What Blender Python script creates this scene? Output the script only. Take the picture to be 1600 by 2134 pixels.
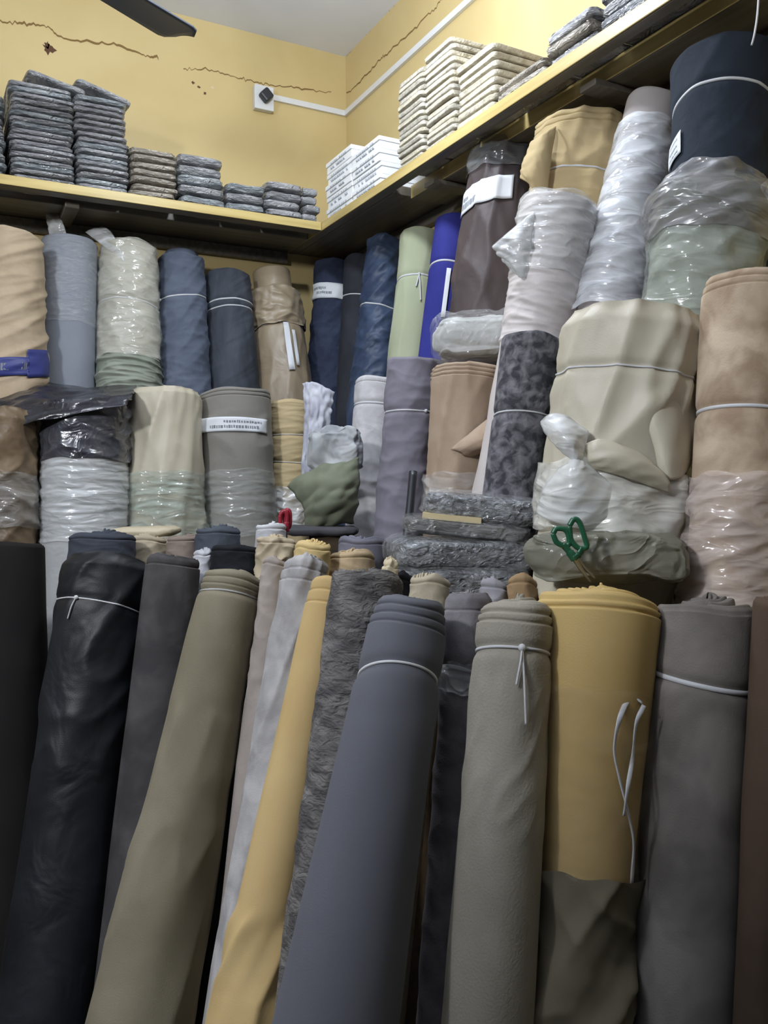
import bpy, math, random
import numpy as np
from mathutils import Matrix, Vector
S = bpy.context.scene
for o in list(bpy.data.objects): bpy.data.objects.remove(o)
COL = S.collection
random.seed(4)
# ------------------------------------------------------------------ camera
F, PITCH, ROLL, YAW, EYE = 1726., -.04, -.0076, .4896, 1.6
def cam_axes():
    fw = np.array([math.sin(YAW)*math.cos(PITCH), math.cos(YAW)*math.cos(PITCH), math.sin(PITCH)])
    rt = np.array([math.cos(YAW), -math.sin(YAW), 0.]); up = np.cross(rt, fw)
    return (rt*math.cos(ROLL)+up*math.sin(ROLL), -rt*math.sin(ROLL)+up*math.cos(ROLL), fw)
RT, UP, FW = cam_axes(); C0 = np.array([0, 0, EYE])
cd = bpy.data.cameras.new('camera'); cam = bpy.data.objects.new('camera', cd); COL.objects.link(cam)
cd.sensor_fit = 'VERTICAL'; cd.sensor_height = 24; cd.lens = F/2134*24; cd.clip_start = .02
M = Matrix(((RT[0], UP[0], -FW[0], 0), (RT[1], UP[1], -FW[1], 0), (RT[2], UP[2], -FW[2], EYE), (0, 0, 0, 1)))
cam.matrix_world = M; S.camera = cam
# ------------------------------------------------------------------ light and exposure
S.view_settings.view_transform = 'Standard'; S.view_settings.look = 'None'
S.view_settings.gamma = 1; S.view_settings.use_curve_mapping = False; S.view_settings.exposure = -.1
W = bpy.data.worlds.new('world'); S.world = W; W.use_nodes = True
W.node_tree.nodes['Background'].inputs[0].default_value = (.75, .85, 1, 1)
W.node_tree.nodes['Background'].inputs[1].default_value = .035
LAMPS = [((-1.6, .6, 3.12), 190, (.96, .98, 1), .12), ((.85, 2.0, 3.25), 46, (.88, .94, 1), .06)]   # place, watts, colour, radius of the two bulbs
X0, Y0, ZC = 1.70, 3.535, 3.555

# ------------------------------------------------------------------ pixel rays
def ray(px, py): return RT*((px-800)/F) - UP*((py-1067)/F) + FW
def onp(px, py, ax, v):
    d = ray(px, py); return C0 + d*((v-C0[ax])/d[ax])
def atd(px, py, dep): return C0 + ray(px, py)*dep
def proj(p):
    q = np.asarray(p)-C0; z = q@FW; return 800+F*(q@RT)/z, 1067-F*(q@UP)/z, z
# ------------------------------------------------------------------ numpy noise (periodic in u)
def pnoise(u, v, nu, seed):
    u, v = np.broadcast_arrays(np.asarray(u, float), np.asarray(v, float))
    rs = np.random.RandomState(seed % 100000); N = 64
    ang = rs.rand(N, nu)*2*np.pi; gx, gy = np.cos(ang), np.sin(ang)
    x = (u % 1.)*nu; i = np.floor(x).astype(int); fx = x-i; i %= nu; i1 = (i+1) % nu
    j = np.floor(v).astype(int); fy = v-j; j0 = j % N; j1 = (j+1) % N
    sx = fx*fx*fx*(fx*(fx*6-15)+10); sy = fy*fy*fy*(fy*(fy*6-15)+10)
    a = gx[j0, i]*fx+gy[j0, i]*fy; b = gx[j0, i1]*(fx-1)+gy[j0, i1]*fy
    c = gx[j1, i]*fx+gy[j1, i]*(fy-1); d = gx[j1, i1]*(fx-1)+gy[j1, i1]*(fy-1)
    return (a*(1-sx)+b*sx)*(1-sy)+(c*(1-sx)+d*sx)*sy
def smooth(e0, e1, x):
    t = np.clip((x-e0)/(e1-e0), 0, 1); return t*t*(3-2*t)
# ------------------------------------------------------------------ materials
def lin(c):
    return tuple(((v/255)/12.92 if v/255 <= .04045 else ((v/255+.055)/1.055)**2.4) for v in c)+(1,)
MATS = {}
def mute(c, k=.74):
    g = .3*c[0]+.59*c[1]+.11*c[2]; return tuple(g+(v-g)*k for v in c)
def newmat(n):
    m = bpy.data.materials.new(n); m.use_nodes = True; nt = m.node_tree
    return m, nt, nt.nodes['Principled BSDF'], nt.nodes.new, nt.links.new
def fab(n, c1, c2=None, sc=14, st=(1, 1, 1), rough=.85, sheen=.25, bump=.15, bs=420, detail=3, lo=.38, hi=.64, spec=.25, wr=0, wsc=18, coat=0, metal=0):
    """fabric: base colour mixed with a second colour by noise, fine weave bump, optional crease bump"""
    if n in MATS: return MATS[n]
    m, nt, B, nn, L = newmat(n); c1 = mute(c1); c2 = mute(c2) if c2 else None
    tc = nn('ShaderNodeTexCoord'); mp = nn('ShaderNodeMapping'); mp.inputs['Scale'].default_value = st
    L(tc.outputs['Object'], mp.inputs[0])
    no = nn('ShaderNodeTexNoise'); no.inputs['Scale'].default_value = sc; no.inputs['Detail'].default_value = detail; no.inputs['Distortion'].default_value = .4
    L(mp.outputs[0], no.inputs[0])
    cr = nn('ShaderNodeValToRGB'); cr.color_ramp.elements[0].position = lo; cr.color_ramp.elements[1].position = hi
    cr.color_ramp.elements[0].color = lin(c1); cr.color_ramp.elements[1].color = lin(c2 or tuple(min(255, v*1.07+1) for v in c1))
    L(no.outputs[0], cr.inputs[0]); L(cr.outputs[0], B.inputs['Base Color'])
    B.inputs['Roughness'].default_value = rough; B.inputs['Specular IOR Level'].default_value = spec; B.inputs['Metallic'].default_value = metal
    B.inputs['Sheen Weight'].default_value = sheen; B.inputs['Sheen Roughness'].default_value = .4
    B.inputs['Sheen Tint'].default_value = lin(c2 or c1)
    if coat: B.inputs['Coat Weight'].default_value = coat; B.inputs['Coat Roughness'].default_value = .12
    n2 = nn('ShaderNodeTexNoise'); n2.inputs['Scale'].default_value = bs; n2.inputs['Detail'].default_value = 1
    L(mp.outputs[0], n2.inputs[0])
    b = nn('ShaderNodeBump'); b.inputs['Strength'].default_value = bump; b.inputs['Distance'].default_value = .002
    L(n2.outputs[0], b.inputs['Height']); L(b.outputs[0], B.inputs['Normal'])
    if wr:
        n3 = nn('ShaderNodeTexNoise'); n3.inputs['Scale'].default_value = wsc; n3.inputs['Detail'].default_value = 2; n3.inputs['Distortion'].default_value = 1.2
        L(mp.outputs[0], n3.inputs[0])
        b3 = nn('ShaderNodeBump'); b3.inputs['Strength'].default_value = wr; b3.inputs['Distance'].default_value = .02
        m1 = nn('ShaderNodeMath'); m1.operation = 'SUBTRACT'; m1.inputs[1].default_value = .5; m2 = nn('ShaderNodeMath'); m2.operation = 'ABSOLUTE'; m3 = nn('ShaderNodeMath'); m3.operation = 'MULTIPLY'; m3.inputs[1].default_value = -1.2
        L(n3.outputs[0], m1.inputs[0]); L(m1.outputs[0], m2.inputs[0]); L(m2.outputs[0], m3.inputs[0])
        L((m3 if coat else n3).outputs[0], b3.inputs['Height']); L(b.outputs[0], b3.inputs['Normal']); L(b3.outputs[0], B.inputs['Normal'])
        if coat: L(b3.outputs[0], B.inputs['Coat Normal'])
    MATS[n] = m; return m
def film(n, col=(235, 238, 240), alpha=.3, rough=.16, st=(1, 1, 3.2), sc=9, wr=.45, tilt=.35):
    """thin crumpled plastic: part clear, part white scatter, glossy creases"""
    if n in MATS: return MATS[n]
    m, nt, B, nn, L = newmat(n)
    B.inputs['Base Color'].default_value = lin(col); B.inputs['Roughness'].default_value = rough; B.inputs['Specular IOR Level'].default_value = .8
    B.inputs['Coat Weight'].default_value = .6; B.inputs['Coat Roughness'].default_value = .08
    tc = nn('ShaderNodeTexCoord'); mp = nn('ShaderNodeMapping'); mp.inputs['Scale'].default_value = st; mp.inputs['Rotation'].default_value = (tilt, tilt, 0); L(tc.outputs['Object'], mp.inputs[0])
    no = nn('ShaderNodeTexNoise'); no.inputs['Scale'].default_value = sc; no.inputs['Detail'].default_value = 2.5; no.inputs['Distortion'].default_value = .7
    L(mp.outputs[0], no.inputs[0])
    b = nn('ShaderNodeBump'); b.inputs['Strength'].default_value = wr; b.inputs['Distance'].default_value = .02
    m1 = nn('ShaderNodeMath'); m1.operation = 'SUBTRACT'; m1.inputs[1].default_value = .5; m2 = nn('ShaderNodeMath'); m2.operation = 'ABSOLUTE'; m3 = nn('ShaderNodeMath'); m3.operation = 'MULTIPLY'; m3.inputs[1].default_value = -1.6
    L(no.outputs[0], m1.inputs[0]); L(m1.outputs[0], m2.inputs[0]); L(m2.outputs[0], m3.inputs[0])
    L(m3.outputs[0], b.inputs['Height']); L(b.outputs[0], B.inputs['Normal']); L(b.outputs[0], B.inputs['Coat Normal'])
    mr = nn('ShaderNodeMapRange'); mr.inputs['From Min'].default_value = .35; mr.inputs['From Max'].default_value = .7
    mr.inputs['To Min'].default_value = alpha*.6; mr.inputs['To Max'].default_value = min(1, alpha*1.5); L(no.outputs[0], mr.inputs[0])
    L(mr.outputs[0], B.inputs['Alpha'])
    MATS[n] = m; return m
def plain(n, col, rough=.5, metal=0, spec=.5, emit=0):
    if n in MATS: return MATS[n]
    m, nt, B, nn, L = newmat(n)
    tc = nn('ShaderNodeTexCoord'); no = nn('ShaderNodeTexNoise'); no.inputs['Scale'].default_value = 30; L(tc.outputs['Object'], no.inputs[0])
    mx = nn('ShaderNodeMix'); mx.data_type = 'RGBA'; c = lin(col)
    mx.inputs[6].default_value = tuple(v*.93 for v in c[:3])+(1,); mx.inputs[7].default_value = c
    L(no.outputs[0], mx.inputs[0]); L(mx.outputs[2], B.inputs['Base Color'])
    B.inputs['Roughness'].default_value = rough; B.inputs['Metallic'].default_value = metal; B.inputs['Specular IOR Level'].default_value = spec
    if emit: B.inputs['Emission Color'].default_value = (1, 1, 1, 1); B.inputs['Emission Strength'].default_value = emit
    MATS[n] = m; return m
def wood(n, c1, c2, axis):
    if n in MATS: return MATS[n]
    m, nt, B, nn, L = newmat(n)
    tc = nn('ShaderNodeTexCoord'); mp = nn('ShaderNodeMapping'); s = [40, 40, 40]; s[axis] = 2.5; mp.inputs['Scale'].default_value = s
    no = nn('ShaderNodeTexNoise'); no.inputs['Scale'].default_value = 1.2; no.inputs['Detail'].default_value = 4
    cr = nn('ShaderNodeValToRGB'); cr.color_ramp.elements[0].position = .35; cr.color_ramp.elements[1].position = .65
    cr.color_ramp.elements[0].color = lin(c1); cr.color_ramp.elements[1].color = lin(c2)
    b = nn('ShaderNodeBump'); b.inputs['Strength'].default_value = .25; b.inputs['Distance'].default_value = .003
    L(tc.outputs['Object'], mp.inputs[0]); L(mp.outputs[0], no.inputs[0]); L(no.outputs[0], cr.inputs[0]); L(cr.outputs[0], B.inputs['Base Color'])
    L(no.outputs[0], b.inputs['Height']); L(b.outputs[0], B.inputs['Normal']); B.inputs['Roughness'].default_value = .42
    MATS[n] = m; return m
# ------------------------------------------------------------------ mesh helpers
def mesh(name, V, Q, mat, parent=None, sm=True):
    me = bpy.data.meshes.new(name); V = np.asarray(V, np.float32).reshape(-1, 3); Q = np.asarray(Q, np.int32)
    me.vertices.add(len(V)); me.vertices.foreach_set('co', V.ravel())
    k = Q.shape[1]; me.loops.add(Q.size); me.loops.foreach_set('vertex_index', Q.ravel())
    me.polygons.add(len(Q)); me.polygons.foreach_set('loop_start', np.arange(0, Q.size, k, dtype=np.int32))
    me.polygons.foreach_set('loop_total', np.full(len(Q), k, np.int32))
    me.polygons.foreach_set('use_smooth', np.full(len(Q), sm))
    me.update(calc_edges=True); me.validate()
    if mat: me.materials.append(mat)
    o = bpy.data.objects.new(name, me); COL.objects.link(o)
    if parent: o.parent = parent
    return o
def gridfaces(nv, nu, wrap, base=0, flip=False):
    i = np.arange(nv-1)[:, None]; j = np.arange(nu if wrap else nu-1)[None, :]; j1 = (j+1) % nu
    q = np.stack([i*nu+j, i*nu+j1, (i+1)*nu+j1, (i+1)*nu+j], -1).reshape(-1, 4)+base
    return q[:, ::-1] if flip else q
def grid(name, P, wrap, mat, parent=None, flip=False, sm=True):
    return mesh(name, P, gridfaces(P.shape[0], P.shape[1], wrap, 0, flip), mat, parent, sm)
BOXQ = [(0, 3, 2, 1), (4, 5, 6, 7), (0, 1, 5, 4), (1, 2, 6, 5), (2, 3, 7, 6), (3, 0, 4, 7)]
def boxv(lo, hi):
    (a, b, c), (d, e, f) = lo, hi
    return [(a, b, c), (d, b, c), (d, e, c), (a, e, c), (a, b, f), (d, b, f), (d, e, f), (a, e, f)]
def box(name, lo, hi, mat, parent=None, bev=0):
    o = mesh(name, boxv(lo, hi), BOXQ, mat, parent, False)
    if bev: md = o.modifiers.new('bevel', 'BEVEL'); md.width = bev; md.segments = 2
    return o
def boxes(name, bl, mat, parent=None):
    V = []; Q = []
    for lo, hi in bl:
        n = len(V); V += boxv(lo, hi); Q += [tuple(i+n for i in q) for q in BOXQ]
    return mesh(name, V, Q, mat, parent, False)
def resample(pts, n):
    pts = np.asarray(pts, float); m = len(pts)
    if m < 3: return np.linspace(pts[0], pts[-1], n)
    P = np.vstack([2*pts[0]-pts[1], pts, 2*pts[-1]-pts[-2]]); t = np.linspace(0, m-1-1e-6, n); i = t.astype(int); f = (t-i)[:, None]
    a, b, c, d = P[i], P[i+1], P[i+2], P[i+3]
    return .5*(2*b+(c-a)*f+(2*a-5*b+4*c-d)*f**2+(3*b-a-3*c+d)*f**3)
def tube(name, pts, r, mat, parent=None, n=40, k=8, flat=1., close=False):
    if close: pts = list(pts)+[pts[0]]
    P = resample(pts, n); T = np.gradient(P, axis=0); T /= np.linalg.norm(T, axis=1)[:, None]+1e-9
    ref = np.array([.31, .42, .85]); A = np.cross(T, ref); A /= np.linalg.norm(A, axis=1)[:, None]+1e-9; Bv = np.cross(T, A)
    th = np.linspace(0, 2*np.pi, k, endpoint=False)
    R = np.asarray(r) if np.ndim(r) else np.full(n, r)
    G = P[:, None]+(A[:, None]*np.cos(th)[None, :, None]+Bv[:, None]*np.sin(th)[None, :, None]*flat)*R[:, None, None]
    V = G.reshape(-1, 3); Q = [tuple(q) for q in gridfaces(n, k, True)]
    V = np.vstack([V, P[:1], P[-1:]]); a = n*k
    Q += [(a, (j+1) % k, j, j) for j in range(k)]; Q += [(a+1, (n-1)*k+j, (n-1)*k+(j+1) % k, (n-1)*k+(j+1) % k) for j in range(k)]
    V2 = V; me = bpy.data.meshes.new(name); me.from_pydata(V2.tolist(), [], [tuple(dict.fromkeys(int(x) for x in q)) for q in Q]); me.materials.append(mat)
    me.polygons.foreach_set('use_smooth', [True]*len(me.polygons)); me.update()
    o = bpy.data.objects.new(name, me); COL.objects.link(o)
    if parent: o.parent = parent
    return o
def tag(o, label, cat, group=None, kind=None):
    if label: o['label'] = label
    if cat: o['category'] = cat
    if group: o['group'] = group
    if kind: o['kind'] = kind
    return o
def empty(name, loc, rot=None):
    o = bpy.data.objects.new(name, None); COL.objects.link(o); o.empty_display_size = .05
    m = Matrix.Translation(Vector([float(x) for x in loc]))
    if rot is not None: m = m @ rot.to_4x4()
    o.matrix_world = m; return o
def struct(o, label=None): o['kind'] = 'structure'; (label and o.__setitem__('label', label)); return o
def sheet(name, ctrl, mat, parent=None, nz=.004, seed=1, n=36, thick=.002, fr=5, off=None):
    """bicubic Bezier cloth or film patch through a 4 x 4 net of world points (in the parent's frame if given off)"""
    Cn = np.asarray(ctrl, float).reshape(4, 4, 3); t = np.linspace(0, 1, n)
    Bm = np.stack([(1-t)**3, 3*t*(1-t)**2, 3*t*t*(1-t), t**3], 1)
    P = np.einsum('ai,bj,ijk->abk', Bm, Bm, Cn)
    N = np.cross(np.gradient(P, axis=0), np.gradient(P, axis=1)); N /= np.linalg.norm(N, axis=2)[..., None]+1e-9
    u, v = np.meshgrid(t, t)
    d = (1-np.abs(pnoise(u*.5, v*fr+u*2, fr, seed))*3)*nz + pnoise(u*.5, v*fr*2.3, fr*2, seed+3)*nz
    P = P+N*d[..., None]
    if off is not None: P = P-np.asarray(off)
    o = grid(name, P, False, mat, parent)
    md = o.modifiers.new('thickness', 'SOLIDIFY'); md.thickness = thick; md.offset = 0
    return o
def net(rows):   # rows of (px, py, depth)
    return [[atd(*p) for p in r] for r in rows]
def localrot(z, toward):
    z = Vector(z).normalized(); x = Vector(toward); x -= z*x.dot(z); x.normalize(); y = z.cross(x)
    return Matrix((x, y, z)).transposed()

# ================================================================== the room
yel = fab('yellow wall paint', (208, 180, 110), (216, 190, 122), sc=2.2, rough=.55, sheen=0, bump=.12, bs=60, spec=.35, wr=.06, wsc=5)
ceil_m = fab('ceiling paint', (218, 226, 248), (228, 235, 252), sc=2, rough=.8, sheen=0, bump=.1, bs=50)
flo_m = fab('cement floor', (92, 88, 82), (110, 106, 98), sc=6, rough=.7, sheen=0, bump=.2, bs=90)
XL, YF = -2.2, -1.6
wb = struct(box('wall_back', (XL, Y0, 0), (X0+.1, Y0+.1, ZC), yel), 'yellow painted plaster wall with a long crack')
wr_ = struct(box('wall_right', (X0, YF, 0), (X0+.1, Y0, ZC), yel), 'yellow painted plaster side wall')
struct(box('ceiling', (XL, YF, ZC), (X0+.1, Y0+.1, ZC+.1), ceil_m), 'pale bluish white ceiling')
struct(box('floor', (XL, YF, -.08), (X0+.1, Y0+.1, 0), flo_m), 'grey cement floor')
pl_m = wood('platform timber', (70, 58, 44), (88, 72, 54), 0)
ZB = 1.36   # height of the stock bench that carries the rolls along the walls
def prism(name, poly, z0, z1, mat):
    n = len(poly); V = [(x, y, z) for z in (z0, z1) for x, y in poly]
    me = bpy.data.meshes.new(name); me.from_pydata(V, [], [tuple(range(n-1, -1, -1)), tuple(range(n, 2*n))]+[(i, (i+1) % n, n+(i+1) % n, n+i) for i in range(n)])
    me.materials.append(mat); o = bpy.data.objects.new(name, me); COL.objects.link(o); return o
ZM = .70
struct(prism('stock_platform', [(1.03, .3), (X0, .3), (X0, Y0), (.0-1.2, Y0), (-1.2, 3.13), (1.16, 3.13), (1.12, 2.0), (.86, 1.75), (.86, 1.28), (1.03, 1.2)], .001, ZB, pl_m), 'timber stock bench hidden behind the rolls')
struct(prism('stock_platform', [(-1.2, 2.66), (1.12, 2.66), (1.12, 3.128), (-1.2, 3.128)], .001, ZM, pl_m), 'lower timber step hidden behind the rolls')
# cracks and stains in the plaster
crk = plain('crack shadow', (132, 108, 70), .95, spec=.1); chip = plain('bare plaster', (214, 196, 160), .9); mud = plain('brown smudge', (92, 66, 48), .9)
def crack(name, pts, wall, ax, val, w, seed):
    rs = np.random.RandomState(seed); P = resample([onp(px, py, ax, val) for px, py in pts], 70)
    o2 = 1-ax; P[:, 2] += rs.randn(70)*.0035
    ww = w*(.35+.65*np.abs(np.interp(np.arange(70), np.arange(0, 70, 5), rs.rand(14))))
    a = P.copy(); b = P.copy(); a[:, 2] += ww; b[:, 2] -= ww
    a[:, ax] -= .0006; b[:, ax] -= .0006
    return grid(name, np.stack([a, b], 1), False, crk, wall, sm=False)
crack('crack', [(0, 45), (50, 49), (95, 55), (130, 78), (190, 88), (250, 96), (300, 116), (330, 121)], wb, 1, Y0, .0055, 1)
crack('crack', [(382, 143), (430, 145), (480, 157), (520, 168), (565, 178), (620, 183), (690, 193)], wb, 1, Y0, .004, 2)
crack('crack', [(722, 196), (755, 165), (790, 126), (805, 112), (860, 62), (905, 18), (930, -15)], wr_, 0, X0, .004, 3)
crack('crack', [(722, 116), (752, 82), (800, 30), (830, 0)], wr_, 0, X0, .002, 9)
def blot(name, px, py, r, mat, seed):
    c = onp(px, py, 1, Y0-.0008); th = np.linspace(0, 2*np.pi, 14, endpoint=False); rr = r*(1+.5*np.random.RandomState(seed).randn(14)*.5)
    V = [c]+[c+np.array([math.cos(t)*q, 0, math.sin(t)*q]) for t, q in zip(th, rr)]
    Q = [(0, 1+(i+1) % 14, 1+i) for i in range(14)]
    me = bpy.data.meshes.new(name); me.from_pydata([tuple(v) for v in V], [], Q); me.materials.append(mat)
    o = bpy.data.objects.new(name, me); COL.objects.link(o); o.parent = wb
blot('stain', 103, 102, .02, mud, 1); blot('stain', 98, 93, .011, mud, 2)
for k, (x, y) in enumerate([(402, 172), (414, 181), (427, 194), (443, 183)]): blot('paint_chip', x, y, .006, mud if k < 3 else chip, 10+k)

# ------------------------------------------------------------------ shelf (front board, back board, bearers)
ys_w = wood('shelf timber along room', (180, 158, 100), (204, 184, 124), 1); xs_w = wood('shelf timber across', (182, 160, 98), (206, 186, 122), 0)
gw = wood('grey unpainted timber', (92, 88, 80), (116, 110, 100), 1); gx = wood('grey unpainted timber across', (92, 88, 80), (116, 110, 100), 0)
ZS0, ZS1 = 2.618, 2.652; XS, YS = 1.40, 3.15
def board(name, lo, hi, mat, par): return box(name, lo, hi, mat, par, .003)
sb = empty('wall_shelf', (.1, Y0, ZS0)); tag(sb, 'long yellow timber shelf along the cracked wall carrying grey packs', 'shelf')
def sub(lo, p): return tuple(a-b for a, b in zip(lo, p))
pb = (.1, Y0, ZS0)
f_ = board('front_board', sub((-1.4, YS+.004, ZS0), pb), sub((XS-.002, YS+.06, ZS1), pb), gx, sb); board('painted_edge', sub((-1.4, YS, ZS0+.001), pb), sub((XS-.002, YS+.0038, ZS1+.001), pb), xs_w, f_)
board('back_board', sub((-1.4, YS+.14, ZS0), pb), sub((XS-.002, Y0-.002, ZS1), pb), gx, sb)
for x in (-.6, .42): board('bearer', sub((x, YS+.08, ZS0-.022), pb), sub((x+.05, Y0-.002, ZS0-.001), pb), gx, sb)
board('ledger', sub((-1.4, Y0-.03, ZS0-.05), pb), sub((X0-.31, Y0-.001, ZS0-.001), pb), gw, sb)
sr = empty('wall_shelf', (X0, 2., ZS0)); tag(sr, 'yellow timber shelf along the conduit wall with a long gap between its boards', 'shelf')
pr_ = (X0, 2., ZS0)
f_ = board('front_board', sub((XS+.004, .35, ZS0), pr_), sub((XS+.042, Y0-.002, ZS1), pr_), gw, sr); board('painted_edge', sub((XS, .35, ZS0+.001), pr_), sub((XS+.0038, Y0-.002, ZS1+.001), pr_), ys_w, f_)
f_ = board('back_board', sub((XS+.119, .35, ZS0-.012), pr_), sub((X0-.002, 2.62, ZS1), pr_), gw, sr); board('painted_edge', sub((XS+.115, .35, ZS0-.011), pr_), sub((XS+.1188, 2.62, ZS1), pr_), ys_w, f_); board('back_board', sub((XS+.045, 2.63, ZS0), pr_), sub((X0-.002, Y0-.002, ZS1), pr_), gw, sr)
for y in (2.4, 1.62, .9): board('bearer', sub((XS+.075, y, ZS0-.03), pr_), sub((X0-.002, y+.06, ZS0-.013), pr_), gw, sr)
board('ledger', sub((X0-.03, .35, ZS0-.045), pr_), sub((X0-.001, Y0-.002, ZS0-.001), pr_), gw, sr)

# ------------------------------------------------------------------ conduit, socket, fan, bulbs
wht = plain('white plastic', (222, 224, 226), .4); blk = plain('black plastic', (42, 45, 52), .45)
cz = 3.292
cdt = empty('cable_conduit', (X0-.008, Y0-.008, cz)); tag(cdt, 'thin white plastic cable trunking turning the corner above the shelf', 'conduit')
box('back_run', (1.33-X0+.008, -.006, -.012), (.006, .007, .012), wht, cdt); box('side_run', (-.006, -2.6, -.012), (.007, -.007, .012), wht, cdt)
sp = onp(545, 210, 1, Y0)
so = empty('wall_socket', sp); tag(so, 'white square wall socket with a dark plug turned on edge', 'socket')
box('back_box', (-.042, -.03, -.05), (.042, -.0005, .05), wht, so, .004); box('face_plate', (-.044, -.036, -.052), (.044, -.0301, .052), wht, so, .003)
pg = box('plug', (-.024, -.035, -.024), (.024, .0, .024), blk, so, .008); pg.location = (.002, -.0365, .002); pg.rotation_euler = (0, math.radians(45), 0)
fan_m = plain('dark blue grey fan enamel', (70, 76, 88), .45); 
FC = np.array([.09, 2.31, 3.02])
fn = empty('ceiling_fan', FC); tag(fn, 'dark grey ceiling fan with one long paddle blade reaching into view', 'fan')
def lathe(name, prof, mat, par, n=40):
    th = np.linspace(0, 2*np.pi, n, endpoint=False); P = np.array([[(r*math.cos(t), r*math.sin(t), z) for t in th] for r, z in prof])
    return grid(name, P, True, mat, par)
lathe('motor_housing', [(.001, -.06), (.07, -.058), (.11, -.03), (.115, .01), (.09, .045), (.03, .06), (.001, .062)], fan_m, fn)
lathe('down_rod', [(.012, .05), (.012, ZC-FC[2]-.06)], fan_m, fn, 16); lathe('ceiling_canopy', [(.015, ZC-FC[2]-.1), (.06, ZC-FC[2]-.03), (.065, ZC-FC[2]-.001)], fan_m, fn)
tipd = onp(392, 78, 2, 3.0)-FC; a0 = math.atan2(tipd[1], tipd[0])+.02; bl_len = math.hypot(tipd[0], tipd[1])
for k in range(3):
    n = 30; t = np.linspace(0, 1, n); wd = .066+.014*t; wd = wd*np.where(t > .93, np.sqrt(np.clip(1-((t-.93)/.07)**2*.75, 0, 1)), 1)
    v = np.linspace(-1, 1, 9); X = .13+(bl_len-.13)*t
    P = np.stack([np.repeat(X[:, None], 9, 1), wd[:, None]*v[None], -.015+.004*(1-v**2)[None]+0*X[:, None]+v[None]*.012], -1)
    b = grid('blade', P, False, fan_m, fn); b.rotation_euler = (0, 0, a0+k*2*math.pi/3)
    md = b.modifiers.new('thickness', 'SOLIDIFY'); md.thickness = .005
    br = box('blade_bracket', (.08, -.02, -.02), (.2, .02, -.012), fan_m, fn); br.rotation_euler = b.rotation_euler
def bulb(loc, watts, col, rad, label):
    e = empty('led_bulb', loc); tag(e, label, 'lamp')
    gl = plain('lit bulb glass', (255, 255, 255), .3, emit=12)
    lathe('glass', [(.001, -.055), (.022, -.052), (.034, -.03), (.036, -.01), (.03, .015), (.02, .03)], gl, e, 24)
    lathe('holder', [(.021, .03), (.024, .035), (.022, .075), (.01, .085), (.004, .09)], wht, e, 20)
    lathe('cord', [(.003, .088), (.003, ZC-loc[2]-.001)], wht, e, 8)
    l = bpy.data.lights.new('lamp_light', 'POINT'); l.energy = watts; l.color = col; l.shadow_soft_size = rad
    lo = bpy.data.objects.new('lamp_light', l); COL.objects.link(lo); lo.parent = e; lo.location = (0, 0, -.06-rad)
bulb(*LAMPS[0], 'bare white bulb hanging low on a long cord out in the shop')
bulb(*LAMPS[1], 'bare white bulb close under the ceiling near the corner')

# ================================================================== fabric rolls
string_m = plain('white string', (206, 208, 212), .6); ribbon_m = film('ribbon', (225, 222, 215), .85)
paper = plain('white paper label', (226, 230, 236), .55); ink = plain('grey print', (128, 133, 140), .8)
FILM = film('clear film', alpha=.26); FILM2 = film('milky film', alpha=.62, rough=.24); FILMD = film('dark grey film', (120, 122, 124), .55)
ROLLS = []
NUDGE = {0:(-0.0189,0.027,-0.055),1:(0.0048,-0.017,0.031),2:(-0.0029,-0.0,-0.015),3:(-0.0008,-0.016,0.007),4:(-0.0006,0.004,0.0),5:(0.005,0.014,0.006),6:(0.0009,0.028,0.033),7:(-0.0,0.03,-0.019),11:(0.0012,0.029,-0.002),12:(0.0109,0.01,0.009),13:(-0.002,0.019,-0.032),14:(0.0108,0.018,0.013),15:(-0.0149,-0.004,0.033),16:(-0.0119,0.029,0.014),17:(-0.0128,0.009,-0.03),18:(0.0058,-0.023,0.011),19:(-0.0002,-0.014,-0.005),21:(-0.0019,-0.021,0.004),23:(0.0023,0.035,0.027),24:(0.0051,0.011,-0.013),25:(0.0032,-0.022,-0.007),26:(-0.0055,0.015,0.007),27:(-0.0009,-0.0,0.004),28:(0.0008,-0.009,0.011),29:(-0.0005,0.01,-0.007),30:(-0.0003,-0.001,-0.003),31:(-0.015,-0.006,-0.004),33:(0.0021,-0.003,0.005),34:(-0.002,0.003,-0.004),37:(-0.006,-0.001,-0.0),38:(0.0057,-0.015,0.001),39:(0.0088,0.017,0.016),40:(-0.0049,0.0,-0.016),41:(0.0005,0.037,0.011),45:(-0.0009,-0.005,0.039),46:(0.005,-0.057,0.005),47:(-0.009,0.004,-0.013),48:(0.0139,-0.035,0.005),49:(-0.0001,-0.043,0.006),50:(-0.0004,0.005,-0.014),51:(0.0004,0.001,0.001),52:(0.0009,-0.001,0.005),53:(-0.0044,-0.018,-0.01),54:(-0.014,0.002,-0.033),55:(0.0192,0.015,0.045),56:(0.0118,0.01,0.0),59:(-0.0062,-0.006,-0.01),60:(0.0058,0.006,0.01),61:(0.0001,0.001,0.001),62:(-0.0002,0.006,-0.009),63:(0.008,0.004,0.014),64:(0.0011,-0.0,0.001),65:(-0.0041,0.0,-0.001),66:(-0.0077,-0.01,-0.005)}
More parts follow.
